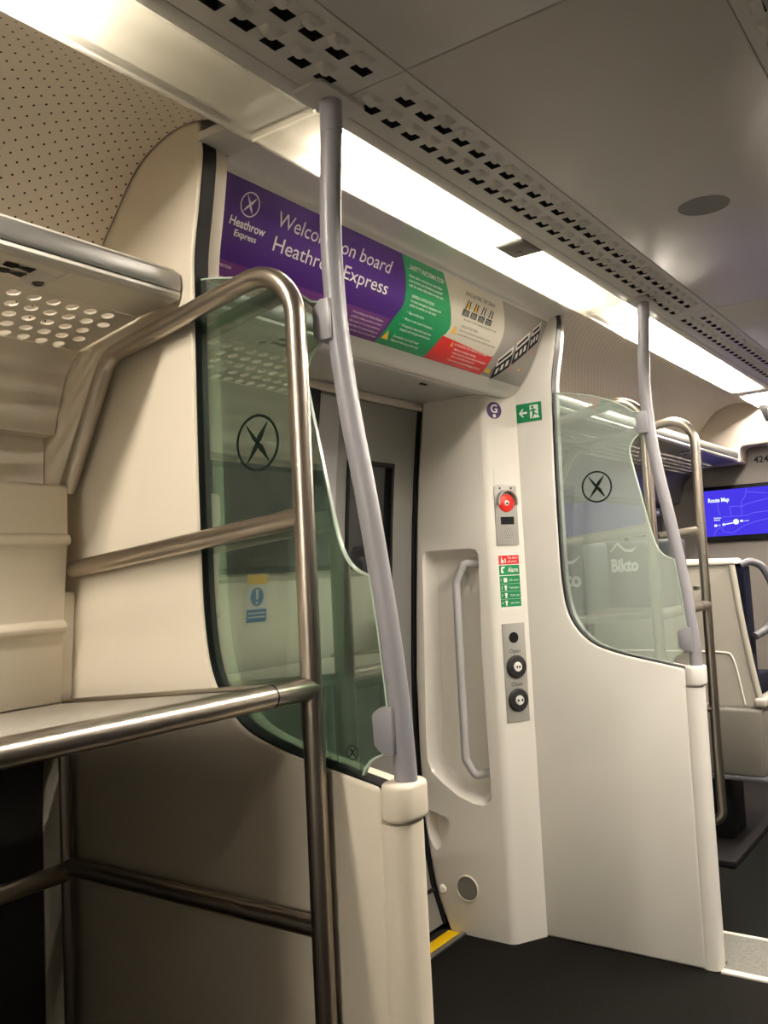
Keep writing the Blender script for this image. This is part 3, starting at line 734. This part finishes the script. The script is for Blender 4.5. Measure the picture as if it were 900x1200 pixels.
for q in range(4): obj('arrow', polys(arr[2*q:2*q+2], TL, CUTS), PINK, ban)
obj('key_dot', polys([disc(12, 0.007, 3.075, 0.215)], TL, CUTS), AMBER, ban)

# ------------------------------------------------------------------ door pillar
YO = [(0.0, 1.921), (0.143, 1.975), (0.256, 1.995), (0.42, 2.018), (0.70, 2.026), (1.0, 2.023), (1.31, 2.003), (1.60, 1.982), (1.80, 1.962), (2.10, 1.921)]
def yout(z):
    for (a, p), (b, q) in zip(YO, YO[1:]):
        if z <= b: return p+(q-p)*(z-a)/(b-a)
    return YO[-1][1]
def pillar_bm(xf, xb, sgn):
    t = bmesh.new(); rings = []
    zs = [0.0, 0.07, 0.143, 0.2, 0.256, 0.34, 0.42, 0.56, 0.70, 0.85, 1.0, 1.15, 1.31, 1.45, 1.60, 1.70, 1.80, 1.95, 2.096]
    for z in zs:
        yo = yout(z)
        # rounded plan: chamfer towards the aisle
        plan = [(xb, 1.567), (xf+0.020, 1.631), (xf+0.010, 1.640), (xf+0.003, 1.651), (xf, 1.664), (xf, yo-0.012), (xf+0.004, yo-0.003), (xf+0.012, yo), (xb, yo)] if sgn > 0 else \
               [(xb, 1.567), (xf-0.020, 1.631), (xf-0.010, 1.640), (xf-0.003, 1.651), (xf, 1.664), (xf, yo-0.012), (xf-0.004, yo-0.003), (xf-0.012, yo), (xb, yo)]
        rings.append([t.verts.new((x, y, z)) for x, y in plan])
    n = len(rings[0])
    for a, b in zip(rings, rings[1:]):
        for k in range(n): t.faces.new((a[k], a[(k+1) % n], b[(k+1) % n], b[k]))
    t.faces.new(rings[0]); t.faces.new(rings[-1]); return t
PX = 3.045
pil = thing('door_pillar', 'glossy white door pillar with a tall recessed grab handle', 'pillar', (3.1, 1.8, 0))
rec = [(1.940, 1.493), (1.735, 1.493), (1.712, 1.486), (1.7035, 1.465), (1.702, 1.44), (1.712, 1.10), (1.7045, 0.56), (1.708, 0.530), (1.722, 0.513), (1.745, 0.505), (1.784, 0.508), (1.85, 0.530), (1.915, 0.572), (1.965, 0.612), (1.985, 0.66), (1.985, 0.75), (1.972, 1.10), (1.960, 1.44), (1.955, 1.478)]
def scoop(poly, cy, cz, depth, k1=0.86):
    t = bmesh.new(); rings = []
    for f_, d in ((1.06, -0.02), (1.03, -0.004), (1.0, 0.003), (0.97, 0.012), (k1+0.05, depth*0.6), (k1, depth*0.9), (k1-0.06, depth)):
        rings.append([t.verts.new((PX+d, cy+(y-cy)*f_, cz+(z-cz)*(1-(1-f_)*0.35))) for y, z in poly])
    n = len(poly)
    for a, b in zip(rings, rings[1:]):
        for k in range(n): t.faces.new((a[k], a[(k+1) % n], b[(k+1) % n], b[k]))
    t.faces.new(rings[0]); t.faces.new(rings[-1]); return t
small = catmull([(1.99, 0.460), (1.945, 0.448), (1.905, 0.436), (1.898, 0.42), (1.905, 0.385), (1.925, 0.348), (1.945, 0.318), (1.965, 0.308), (1.985, 0.33), (2.0, 0.37), (2.003, 0.42)], 3)
pm = cut(pillar_bm(PX, X2-0.001, 1), [scoop(rec, 1.83, 1.0, 0.070), scoop(small, 1.955, 0.38, 0.05, 0.75)])
obj('moulding', pm, PILLAR, pil, 38)
hx = PX+0.006
hp = fillet([(PX+0.052, 1.720, 1.432), (hx+0.008, 1.775, 1.438), (hx, 1.812, 1.365), (hx, 1.812, 0.672), (hx+0.010, 1.775, 0.612), (PX+0.058, 1.715, 0.622)], [0.018, 0.028, 0.03, 0.018], 6)
obj('grab_handle', tube(hp, 0.0165, 18), HANDLE, pil, 60, label='grey grab handle')
sp = obj('speaker_ring', lathe([(0.050, 0.0), (0.050, -0.004), (0.046, -0.005), (0.045, -0.001)], (PX, 1.832, 0.178), (1, 0, 0), 32), TRIMW, pil)
obj('speaker_grille', lathe([(0.0455, 0.001), (0.0455, -0.002), (0, -0.002)], (PX, 1.832, 0.178), (1, 0, 0), 32), DISCM, sp)
obj('buffer', lathe([(0.0, -0.012), (0.012, -0.010), (0.020, 0.0), (0.022, 0.01)], (PX, 1.945, 0.158), (1, 0.25, 0), 18), PILLAR, pil)
o = obj('near_door_pillar', pillar_bm(1.547, X1+TH+0.001, -1), PILLAR); o.name = 'door_pillar'
tag(o, 'white door pillar hidden behind the near green glass pane', 'pillar')

# ------------------------------------------------------------------ door
def skin(x0, x1, z0, z1, d, th, n=14):
    """door sheet following the curved body side, set d behind the pillar edge"""
    t = bmesh.new(); L = []
    for i in range(n+1):
        z = z0+(z1-z0)*i/n; y = yout(z)+d
        L.append([t.verts.new(p) for p in ((x0, y, z), (x1, y, z), (x1, y+th, z), (x0, y+th, z))])
    for a, b in zip(L, L[1:]):
        for k in range(4): t.faces.new((a[k], a[(k+1) % 4], b[(k+1) % 4], b[k]))
    t.faces.new(L[0]); t.faces.new(L[-1]); return t
D = thing('door_1', 'dark grey sliding train door with a black framed window', 'door', (2.35, 2.0, 0))
del D['category']; D['kind'] = 'structure'
for i, (a, b, w0, w1) in enumerate(((2.40, 3.030, 2.585, 2.885), (1.60, 2.34, 1.75, 2.28))):
    z0, z1, zw0, zw1 = 0.03, 2.062, 1.05, 1.842
    lf = skin(a, w0, z0, z1, 0.012, 0.03)
    join(lf, skin(w1, b, z0, z1, 0.012, 0.03)); join(lf, skin(w0, w1, z0, zw0, 0.012, 0.03)); join(lf, skin(w0, w1, zw1, z1, 0.012, 0.03))
    l = obj('door_leaf', lf, DOORG, D)
    fr = skin(w0, w0+0.016, zw0, zw1, 0.006, 0.04); join(fr, skin(w1-0.016, w1, zw0, zw1, 0.006, 0.04)); join(fr, skin(w0, w1, zw0, zw0+0.016, 0.006, 0.04, 2)); join(fr, skin(w0, w1, zw1-0.016, zw1, 0.006, 0.04, 2))
    obj('window_frame', fr, RUBBER, l)
    obj('window_pane', skin(w0+0.012, w1-0.012, zw0+0.01, zw1-0.01, 0.024, 0.008), BLACKGLASS, l)
    if i == 0: obj('stile', skin(a+0.002, a+0.115, z0+0.01, z1-0.01, 0.004, 0.008), DOORS, l)
    obj('edge_seal', skin(b, b+0.02, z0, z1, 0.004, 0.04) if i == 0 else skin(b, b+0.032, z0, z1, 0.003, 0.04), RUBBER, l)
    if i == 0: obj('edge_seal', skin(a-0.03, a, z0, z1, 0.003, 0.04), RUBBER, l)
struct('trim_4', box(1.55, 3.05, 1.925, 2.02, 2.066, 2.094, 0.002), WALLFAR)
struct('trim_5', box(1.55, 3.05, 1.945, 2.02, 2.055, 2.067), RUBBER)
struct('wall_left', box(X1+TH, X2, 2.10, 2.16, -0.05, 2.5), DARK)
o = obj('door_rod', tube([(2.80, 1.988, 0.155), (3.02, 1.976, 0.158)], 0.008, 12), RUBBER)
tag(o, 'thin dark rod at the foot of the door behind the near end post', 'rod')

# ------------------------------------------------------------------ fittings on the pillar's bevelled face
CA, CB = Vector((3.0512, 1.6390)), Vector((3.176, 1.567)); CD = (CB-CA).normalized(); CN = Vector((-CD.y, CD.x)); CN = CN if CN.x < 0 else -CN
def onc(u, v, h): p = CA+CD*u+CN*h; return (p.x, p.y, v)
def slab(poly, h0, h1, bevel=0.0):
    t = prism(poly, 'z', h0, h1, bevel, 2)
    for v in t.verts: v.co = Vector(onc(v.co.x, v.co.y, v.co.z))
    return t
def knob(prof, u, v, n=28): return lathe(prof, onc(u, v, 0), (CN.x, CN.y, 0), n)
def cl(h): return lambda u, v, t: onc(u, v, h+t)
g = thing('door_letter_sticker', 'round violet sticker with a white G above the intercom', 'sticker', onc(0.042, 2.03, 0))
obj('disc', slab(disc(28, 0.0335, 0.042, 2.030), 0.0002, 0.0009), VIOLET, g)
obj('letter', polys(text_polys('G', 0.046, 0.042, 2.021, align='CENTER', bold=0.02)+[disc(14, 0.0075, 0.042, 2.008)], cl(0.0013)), INKW, g)
o = obj('reflection_patch', slab(rrect(0.022, 0.116, 1.735, 1.806, 0.002, 2), 0.0002, 0.002), mat('reflection_white', (0.85, 0.83, 0.78), 0.1, coat=0.5)); tag(o, 'white gloss patch standing in for reflected light just above the red alarm button', 'plate')  # reflected light on the pillar, put in as a white gloss patch
ic_ = thing('emergency_intercom', 'grey alarm intercom with a hooded red button on the door pillar', 'intercom', onc(0.068, 1.6, 0))
obj('backplate', slab(rrect(0.018, 0.119, 1.500, 1.731, 0.003, 3), 0.0002, 0.006, 0.001), PLATE, ic_)
rb = obj('alarm_button', knob([(0.035, 0.006), (0.035, 0.010), (0.031, 0.013), (0.012, 0.014), (0.011, 0.010), (0.0, 0.010)], 0.068, 1.664), BTNRED, ic_)
obj('button_centre', knob([(0.011, 0.0105), (0.010, 0.0145), (0.0, 0.015)], 0.068, 1.664), INKW, rb)
obj('button_eye', knob([(0.0045, 0.0145), (0.004, 0.0165), (0.0, 0.0165)], 0.068, 1.662, 14), INKB, rb)
arc = [(0.068+0.044*math.cos(math.radians(a)), 1.672+0.044*math.sin(math.radians(a))) for a in range(0, 181, 12)]
hood = [(0.112, 1.655)]+arc+[(0.024, 1.655)]
t = bmesh.new()
R0 = [[t.verts.new(onc(u, v, h)) for u, v in hood] for h in (0.006, 0.026)]
inn = [((u-0.068)*0.88+0.068, (v-1.66)*0.88+1.66) for u, v in hood]
R1 = [[t.verts.new(onc(u, v, h)) for u, v in inn] for h in (0.006, 0.026)]
for k in range(len(hood)-1):
    t.faces.new((R0[0][k], R0[0][k+1], R0[1][k+1], R0[1][k])); t.faces.new((R1[0][k], R1[0][k+1], R1[1][k+1], R1[1][k])); t.faces.new((R0[1][k], R0[1][k+1], R1[1][k+1], R1[1][k]))
for k in (0, len(hood)-1): t.faces.new((R0[0][k], R0[1][k], R1[1][k], R1[0][k]))
obj('button_hood', t, PLATE, ic_)
for u in (0.044, 0.094): obj('screw', knob([(0.004, 0.006), (0.004, 0.0075), (0, 0.0075)], u, 1.722, 10), RUBBER, ic_)
obj('display', slab(rrect(0.040, 0.100, 1.580, 1.610, 0.002, 2), 0.006, 0.0075), INKB, ic_)
dots = [disc(8, 0.0022, 0.072+0.019*math.cos(a*math.pi/6), 1.546+0.019*math.sin(a*math.pi/6)) for a in range(12)]+[disc(8, 0.0022, 0.072+0.010*math.cos(a*math.pi/3), 1.546+0.010*math.sin(a*math.pi/3)) for a in range(6)]
obj('speaker_holes', polys(dots, cl(0.0064)), DISCM, ic_)
al = thing('alarm_sticker', 'red and green alarm instruction sticker between intercom and door buttons', 'sticker', onc(0.068, 1.35, 0))
obj('backing', slab(rrect(0.020, 0.117, 1.248, 1.462, 0.002, 2), 0.0002, 0.0008), INKW, al)
obj('red_panel', polys([[(0.022, 1.425), (0.115, 1.425), (0.115, 1.460), (0.022, 1.460)]], cl(0.0011)), RED, al)
obj('green_panel', polys([[(0.022, 1.384), (0.115, 1.384), (0.115, 1.422), (0.022, 1.422)], [(0.022, 1.261), (0.115, 1.261), (0.115, 1.381), (0.022, 1.381)]], cl(0.0011)), GREEN, al)
at = text_polys('Alarm', 0.026, 0.062, 1.395, width=0.046, bold=0.02)+text_polys('This alarm', 0.014, 0.062, 1.446, width=0.046)+text_polys('call point', 0.014, 0.062, 1.432, width=0.042)
for i, s in enumerate(('Lift cover', 'Push button', 'Wait for reply', 'Speak with driver')):
    v = 1.364-0.0295*i
    at += text_polys(s, 0.013, 0.066, v-0.004, width=0.042)+text_polys(str(i+1), 0.015, 0.027, v-0.004)
    at += [[(0.040, v-0.008), (0.056, v-0.008), (0.056, v+0.009), (0.040, v+0.009)]] if i in (0,) else [disc(10, 0.0065, 0.048, v+0.004), [(0.044, v-0.010), (0.052, v-0.010), (0.051, v+0.002), (0.045, v+0.002)]]
    if i < 3: at.append([(0.024, v-0.0145), (0.113, v-0.0145), (0.113, v-0.0138), (0.024, v-0.0138)])
at += [[(0.030, 1.394), (0.038, 1.390), (0.044, 1.396), (0.038, 1.402), (0.038, 1.408), (0.048, 1.412), (0.048, 1.418), (0.032, 1.416)], [(0.032, 1.430), (0.044, 1.430), (0.045, 1.442), (0.038, 1.444), (0.037, 1.455), (0.034, 1.455), (0.033, 1.442)], [(0.050, 1.430), (0.055, 1.430), (0.055, 1.448), (0.050, 1.448)]]
obj('lettering', polys(at, cl(0.0015)), INKW, al)
cpn = thing('door_control_panel', 'grey plate with two black door buttons marked Open and Close', 'control panel', onc(0.07, 1.0, 0))
obj('backplate', slab(rrect(0.019, 0.121, 0.820, 1.197, 0.003, 3), 0.0002, 0.004, 0.001), PLATE, cpn)
obj('sensor_window', knob([(0.021, 0.004), (0.021, 0.006), (0.0, 0.006)], 0.068, 1.142), INKB, cpn)
for v, lab, sgn in ((1.030, 'Open', 1), (0.903, 'Close', -1)):
    b = obj('push_button', knob([(0.044, 0.004), (0.044, 0.010), (0.039, 0.015), (0.022, 0.017), (0.020, 0.015), (0.0, 0.015)], 0.072, v), BTNBLK, cpn, 30, label='black %s button' % lab.lower())
    obj('button_face', knob([(0.019, 0.0155), (0.017, 0.020), (0.0, 0.0205)], 0.072, v), INKW, b)
    w = 0.0095*sgn; c = 0.0025 if sgn > 0 else 0.012
    sy = [[(0.072+c*s_, v+0.007), (0.072+c*s_, v-0.007), (0.072+(c+0.0095*(1 if sgn > 0 else -1))*s_, v)] for s_ in (-1, 1)]
    obj('arrow_symbol', polys(sy, cl(0.021)), INKB, b)
    obj('lettering', polys(text_polys(lab, 0.022, 0.071, v+0.053, align='CENTER'), cl(0.0045)), INKB, cpn)

# running man sign on the white panel
ex = thing('exit_sign', 'green running man exit sign with a left arrow on the far partition', 'sign', (X2, 1.51, 2.02))
EF = lambda h: (lambda u, v, t: (X2-h-t, 1.565-u, 1.980+v))
W_, H_ = 0.108, 0.074
def shr(p): return p
obj('board', polys([rrect(0.0, W_, 0.0, H_, 0.002, 2)], EF(0.0004), th=0.0008), SIGNG, ex)
arrow = [(0.010, 0.037), (0.026, 0.054), (0.032, 0.051), (0.022, 0.041), (0.046, 0.041), (0.046, 0.033), (0.022, 0.033), (0.032, 0.023), (0.026, 0.020)]
door = [(0.058, 0.012), (0.098, 0.012), (0.098, 0.018), (0.094, 0.018), (0.094, 0.064), (0.058, 0.064)]
obj('symbol', polys([arrow, door], EF(0.0016)), INKW, ex)
man = [disc(12, 0.0055, 0.070, 0.056), [(0.064, 0.048), (0.078, 0.050), (0.088, 0.042), (0.086, 0.039), (0.078, 0.044), (0.080, 0.032), (0.092, 0.026), (0.091, 0.022), (0.077, 0.027), (0.070, 0.014), (0.066, 0.015), (0.070, 0.030), (0.068, 0.042), (0.059, 0.038), (0.058, 0.041)]]
obj('running_man', polys(man, EF(0.0022)), SIGNG, ex)

# ------------------------------------------------------------------ far saloon
def suitcase(x0, x1, y0, y1, lab, word, ty, tz, tw, th):
    t = thing('suitcase', lab, 'suitcase', ((x0+x1)/2, (y0+y1)/2, 1.2), 'dark cases on the far rack')
    obj('shell', box(x0, x1, y0, y1, 1.212, 1.500, 0.02, 3), BAG, t, 40)
    F = lambda u, v, h: (x0-0.0008-h, ty-u, tz+v)
    k = tw/0.155
    obj('printed_name', polys(text_polys(word, th, 0.0, 0.0, width=tw, bold=0.04), F, th=0.0004), INKW, t)
    pk = [[(-0.005, 0.075), (0.045, 0.110), (0.040, 0.098), (0.004, 0.074)], [(0.045, 0.110), (0.085, 0.082), (0.125, 0.080), (0.160, 0.095), (0.125, 0.070), (0.085, 0.071), (0.040, 0.098)]]
    obj('printed_peak', polys([[(u*k, v*th/0.075*1.15) for u, v in p] for p in pk], F, th=0.0004), INKW, t)
    c, d = (x0+x1)/2, (y0+y1)/2
    h = fillet([(c, d-0.07, 1.498), (c, d-0.07, 1.525), (c, d+0.07, 1.525), (c, d+0.07, 1.498)], 0.012, 4)
    obj('carry_handle', tube(h, 0.008, 10), RUBBER, t)
    return t
suitcase(3.42, 3.70, 1.425, 1.78, 'dark grey case on the far rack, lettering cut off by the white panel edge', 'Bikto', 1.605, 1.322, 0.165, 0.085)
suitcase(3.74, 3.93, 1.16, 1.48, 'dark grey case farther along the far rack, with its full white lettering', 'Bikto', 1.432, 1.372, 0.120, 0.075)

ST = thing('train_seat', 'cream backed train seat with a grey handle beside the far luggage rack', 'seat', (4.7, 1.5, 0.03))
# rear shell, viewed from behind; outline in (y,z)
sh = catmull([(1.03, 0.68), (1.055, 0.80), (1.085, 1.0), (1.105, 1.16), (1.118, 1.30), (1.128, 1.385)], 4)
shell = sh+[(1.84, 1.385), (1.85, 0.68)]
obj('back_shell', prism(shell, 'x', 4.50, 4.58, 0.012, 3, angle=40), SEATSHELL, ST, 50)
obj('edge_bumper', tube([(4.505, y-0.004, z) for y, z in sh], 0.016, 12), SEATSHELL, ST, 60)
obj('top_cap', prism([(1.10, 1.372), (1.102, 1.392), (1.12, 1.402), (1.84, 1.41), (1.85, 1.372)], 'x', 4.485, 4.64, 0.008, 3), TRIMW, ST, 50)
ins = catmull([(1.84, 0.952), (1.3, 0.950), (1.18, 0.946), (1.150, 0.93), (1.130, 0.86), (1.105, 0.70)], 5)
obj('panel_bead', tube([(4.499, y, z) for y, z in ins], 0.005, 8), TRIMW, ST, 60)
obj('seat_base', prism([(1.02, 0.685), (1.85, 0.69), (1.85, 0.37), (1.03, 0.36)], 'x', 4.47, 4.95, 0.02, 3), SEATLOW, ST, 50)
obj('base_trim', box(4.46, 4.95, 1.02, 1.85, 0.345, 0.366, 0.004), GREYLOOP, ST)
obj('armrest', prism([(1.00, 0.69), (1.06, 0.69), (1.06, 0.735), (1.00, 0.735)], 'x', 4.47, 4.95, 0.015, 3), SEATSHELL, ST, 50)
obj('cushion', prism([(4.59, 0.66), (4.59, 1.36), (4.66, 1.40), (4.70, 1.36), (4.72, 0.82), (5.08, 0.80), (5.10, 0.70)], 'y', 1.08, 1.84, 0.02, 2), FABRIC, ST, 40)
hl = catmull([(4.60, 1.105, 1.365), (4.63, 1.06, 1.380), (4.66, 1.01, 1.345), (4.68, 0.975, 1.24), (4.67, 0.975, 1.13), (4.63, 1.00, 1.06), (4.57, 1.05, 1.02)], 5)
obj('seat_handle', tube(hl, 0.019, 14), GREYLOOP, ST, 60)
obj('pedestal', box(4.58, 4.82, 1.22, 1.80, 0.03, 0.36, 0.01), RUBBER, ST)

c2 = copy_tree(ST); c2.location = (0.08, 1.325, 0.0); c2.rotation_euler.z = math.pi  # unseen seat copy, added to keep low lamp light from under the near shelf
c2['label'] = 'unseen train seat added by the near luggage rack to block low lamp light'
# bulkhead
bh = [(1.437, 2.03), (1.437, 2.105), (1.432, 2.122), (1.418, 2.134), (1.400, 2.138), (-0.24, 2.138), (-0.24, 2.47), (2.08, 2.47), (2.08, 2.03)]
struct('wall_end', prism(bh, 'x', END, 6.399, 0.012, 3, angle=40), WALLFAR, None, 40)
tv = thing('information_screen', 'wide blue route map screen on the far bulkhead', 'screen', (6.38, 1.3, 1.7))
T0, T1, TZ0, TZ1 = 0.90, 1.757, 1.515, 1.895
obj('bezel', box(6.360, 6.399, T0, T1, TZ0, TZ1, 0.006), RUBBER, tv)
SF = lambda h: (lambda u, v, t: (6.3595-h-t, T1-0.022-u, TZ0+0.035+v))
SW, SH = T1-T0-0.044, TZ1-TZ0-0.062
obj('display', polys([[(0, 0), (SW, 0), (SW, SH), (0, SH)]], SF(0.0004), th=0.0006), SCREEN, tv)
def stroke(pts, w):
    out = []
    for a, b in zip(pts, pts[1:]):
        d = Vector((b[0]-a[0], b[1]-a[1])).normalized()*w/2; out.append([(a[0]-d.y, a[1]+d.x), (b[0]-d.y, b[1]+d.x), (b[0]+d.y, b[1]-d.x), (a[0]+d.y, a[1]-d.x)])
    return out
ml = []
for pts in ([(0.29, SH), (0.275, 0.26), (0.25, 0.23), (0.245, 0.14)], [(0.09, 0.23), (0.095, 0.17), (0.105, 0.14)], [(0.05, 0.0), (0.075, 0.05), (0.11, 0.06), (0.115, 0.03), (0.18, 0.015), (0.25, 0.06), (0.33, 0.085), (0.42, 0.10)],
            [(0.12, 0.13), (0.28, 0.13), (0.32, 0.145), (0.42, 0.15)], [(0.17, 0.20), (0.25, 0.195), (0.29, 0.21), (0.45, 0.24)], [(0.29, 0.29), (0.42, 0.27)], [(0.17, 0.20), (0.178, 0.13)], [(0.12, 0.095), (0.20, 0.10)]):
    ml += stroke(pts, 0.0035)
obj('map_lines', polys(ml, SF(0.0016)), SCRLINE, tv)
rt = stroke([(0.122, 0.078), (0.205, 0.088)], 0.007)+[disc(16, 0.009, 0.122, 0.078), disc(20, 0.019, 0.205, 0.092)]
rt += text_polys('Heathrow', 0.013, 0.060, 0.122, width=0.05, bold=0.03)+text_polys('Central', 0.013, 0.060, 0.108, width=0.04, bold=0.03)
rt += [rrect(0.060, 0.078, 0.066, 0.082, 0.003, 2), rrect(0.232, 0.250, 0.088, 0.102, 0.003, 2)]+text_polys('12:04', 0.014, 0.082, 0.070, width=0.02)+text_polys('London', 0.016, 0.254, 0.090, width=0.034)
obj('route_line', polys(rt[:3], SF(0.0022)), SCRWHITE, tv)
obj('map_title', polys(text_polys('Route Map', 0.040, 0.030, 0.236, width=0.14, bold=0.03), SF(0.0022)), SCRWHITE, tv)
obj('stop_names', polys(rt[3:], SF(0.0022)), SCRWHITE, tv)
cn = obj('coach_number', polys(text_polys('42412', 0.060, 0, 0, width=0.16, bold=0.02), lambda u, v, h: (6.397-h, 1.395-u, 2.035+v), th=0.001), INKB)
tag(cn, 'black coach number 42412 on the bulkhead above the blue screen', 'number')
o = thing('passenger_display', 'black display box hung under the ceiling at the right edge, by the bulkhead', 'display', (6.1, 0.7, 2.3))
obj('case', prism([(0.30, 2.365), (1.262, 2.365), (1.222, 2.255), (0.34, 2.255)], 'x', 6.02, 6.10, 0.006), RUBBER, o)
obj('screen', prism([(0.36, 2.345), (1.21, 2.345), (1.195, 2.275), (0.38, 2.275)], 'x', 6.017, 6.021), BLACKGLASS, o)
o = thing('window_latch', 'small silver catch on the dark far window beside the steel hoop', 'latch', (6.0, 1.95, 1.73))
obj('plate', box(5.93, 6.05, 1.944, 1.952, 1.705, 1.755, 0.003), ALU, o); obj('button', box(5.965, 6.0, 1.936, 1.945, 1.72, 1.738, 0.003), TRIMW, o)

# ------------------------------------------------------------------ world, camera, view
w = bpy.data.worlds.new('World'); S.world = w; w.use_nodes = True
bg = w.node_tree.nodes.get('Background') or w.node_tree.nodes.new('ShaderNodeBackground')
bg.inputs[0].default_value = (0.02, 0.022, 0.026, 1); bg.inputs[1].default_value = 0.3
cam = bpy.data.cameras.new('Camera'); co = bpy.data.objects.new('Camera', cam); COL.objects.link(co)
r_ = Vector((0.57686566, -0.81532133, -0.0497709)); d_ = Vector((0.0261263, 0.07931648, -0.99650706)); f_ = Vector((0.81642111, 0.57355037, 0.06705628))
M = Matrix.Identity(4)
for i in range(3): M[i][0] = r_[i]; M[i][1] = -d_[i]; M[i][2] = -f_[i]
M[0][3], M[1][3], M[2][3] = 0.0, 0.0, 1.42
co.matrix_world = M
cam.sensor_fit = 'VERTICAL'; cam.sensor_height = 36.0; cam.lens = 1041.76/1200*36; cam.clip_start = 0.02; cam.clip_end = 60
S.camera = co
S.view_settings.view_transform = 'Standard'; S.view_settings.look = 'None'; S.view_settings.gamma = 1.0
S.view_settings.use_curve_mapping = False; S.view_settings.exposure = 0.18
S.cycles.use_denoising = True
S.cycles.max_bounces = 10; S.cycles.diffuse_bounces = 5; S.cycles.glossy_bounces = 4; S.cycles.transmission_bounces = 4; S.cycles.transparent_max_bounces = 12
S.cycles.sample_clamp_indirect = 6.0
S.cycles.caustics_reflective = False
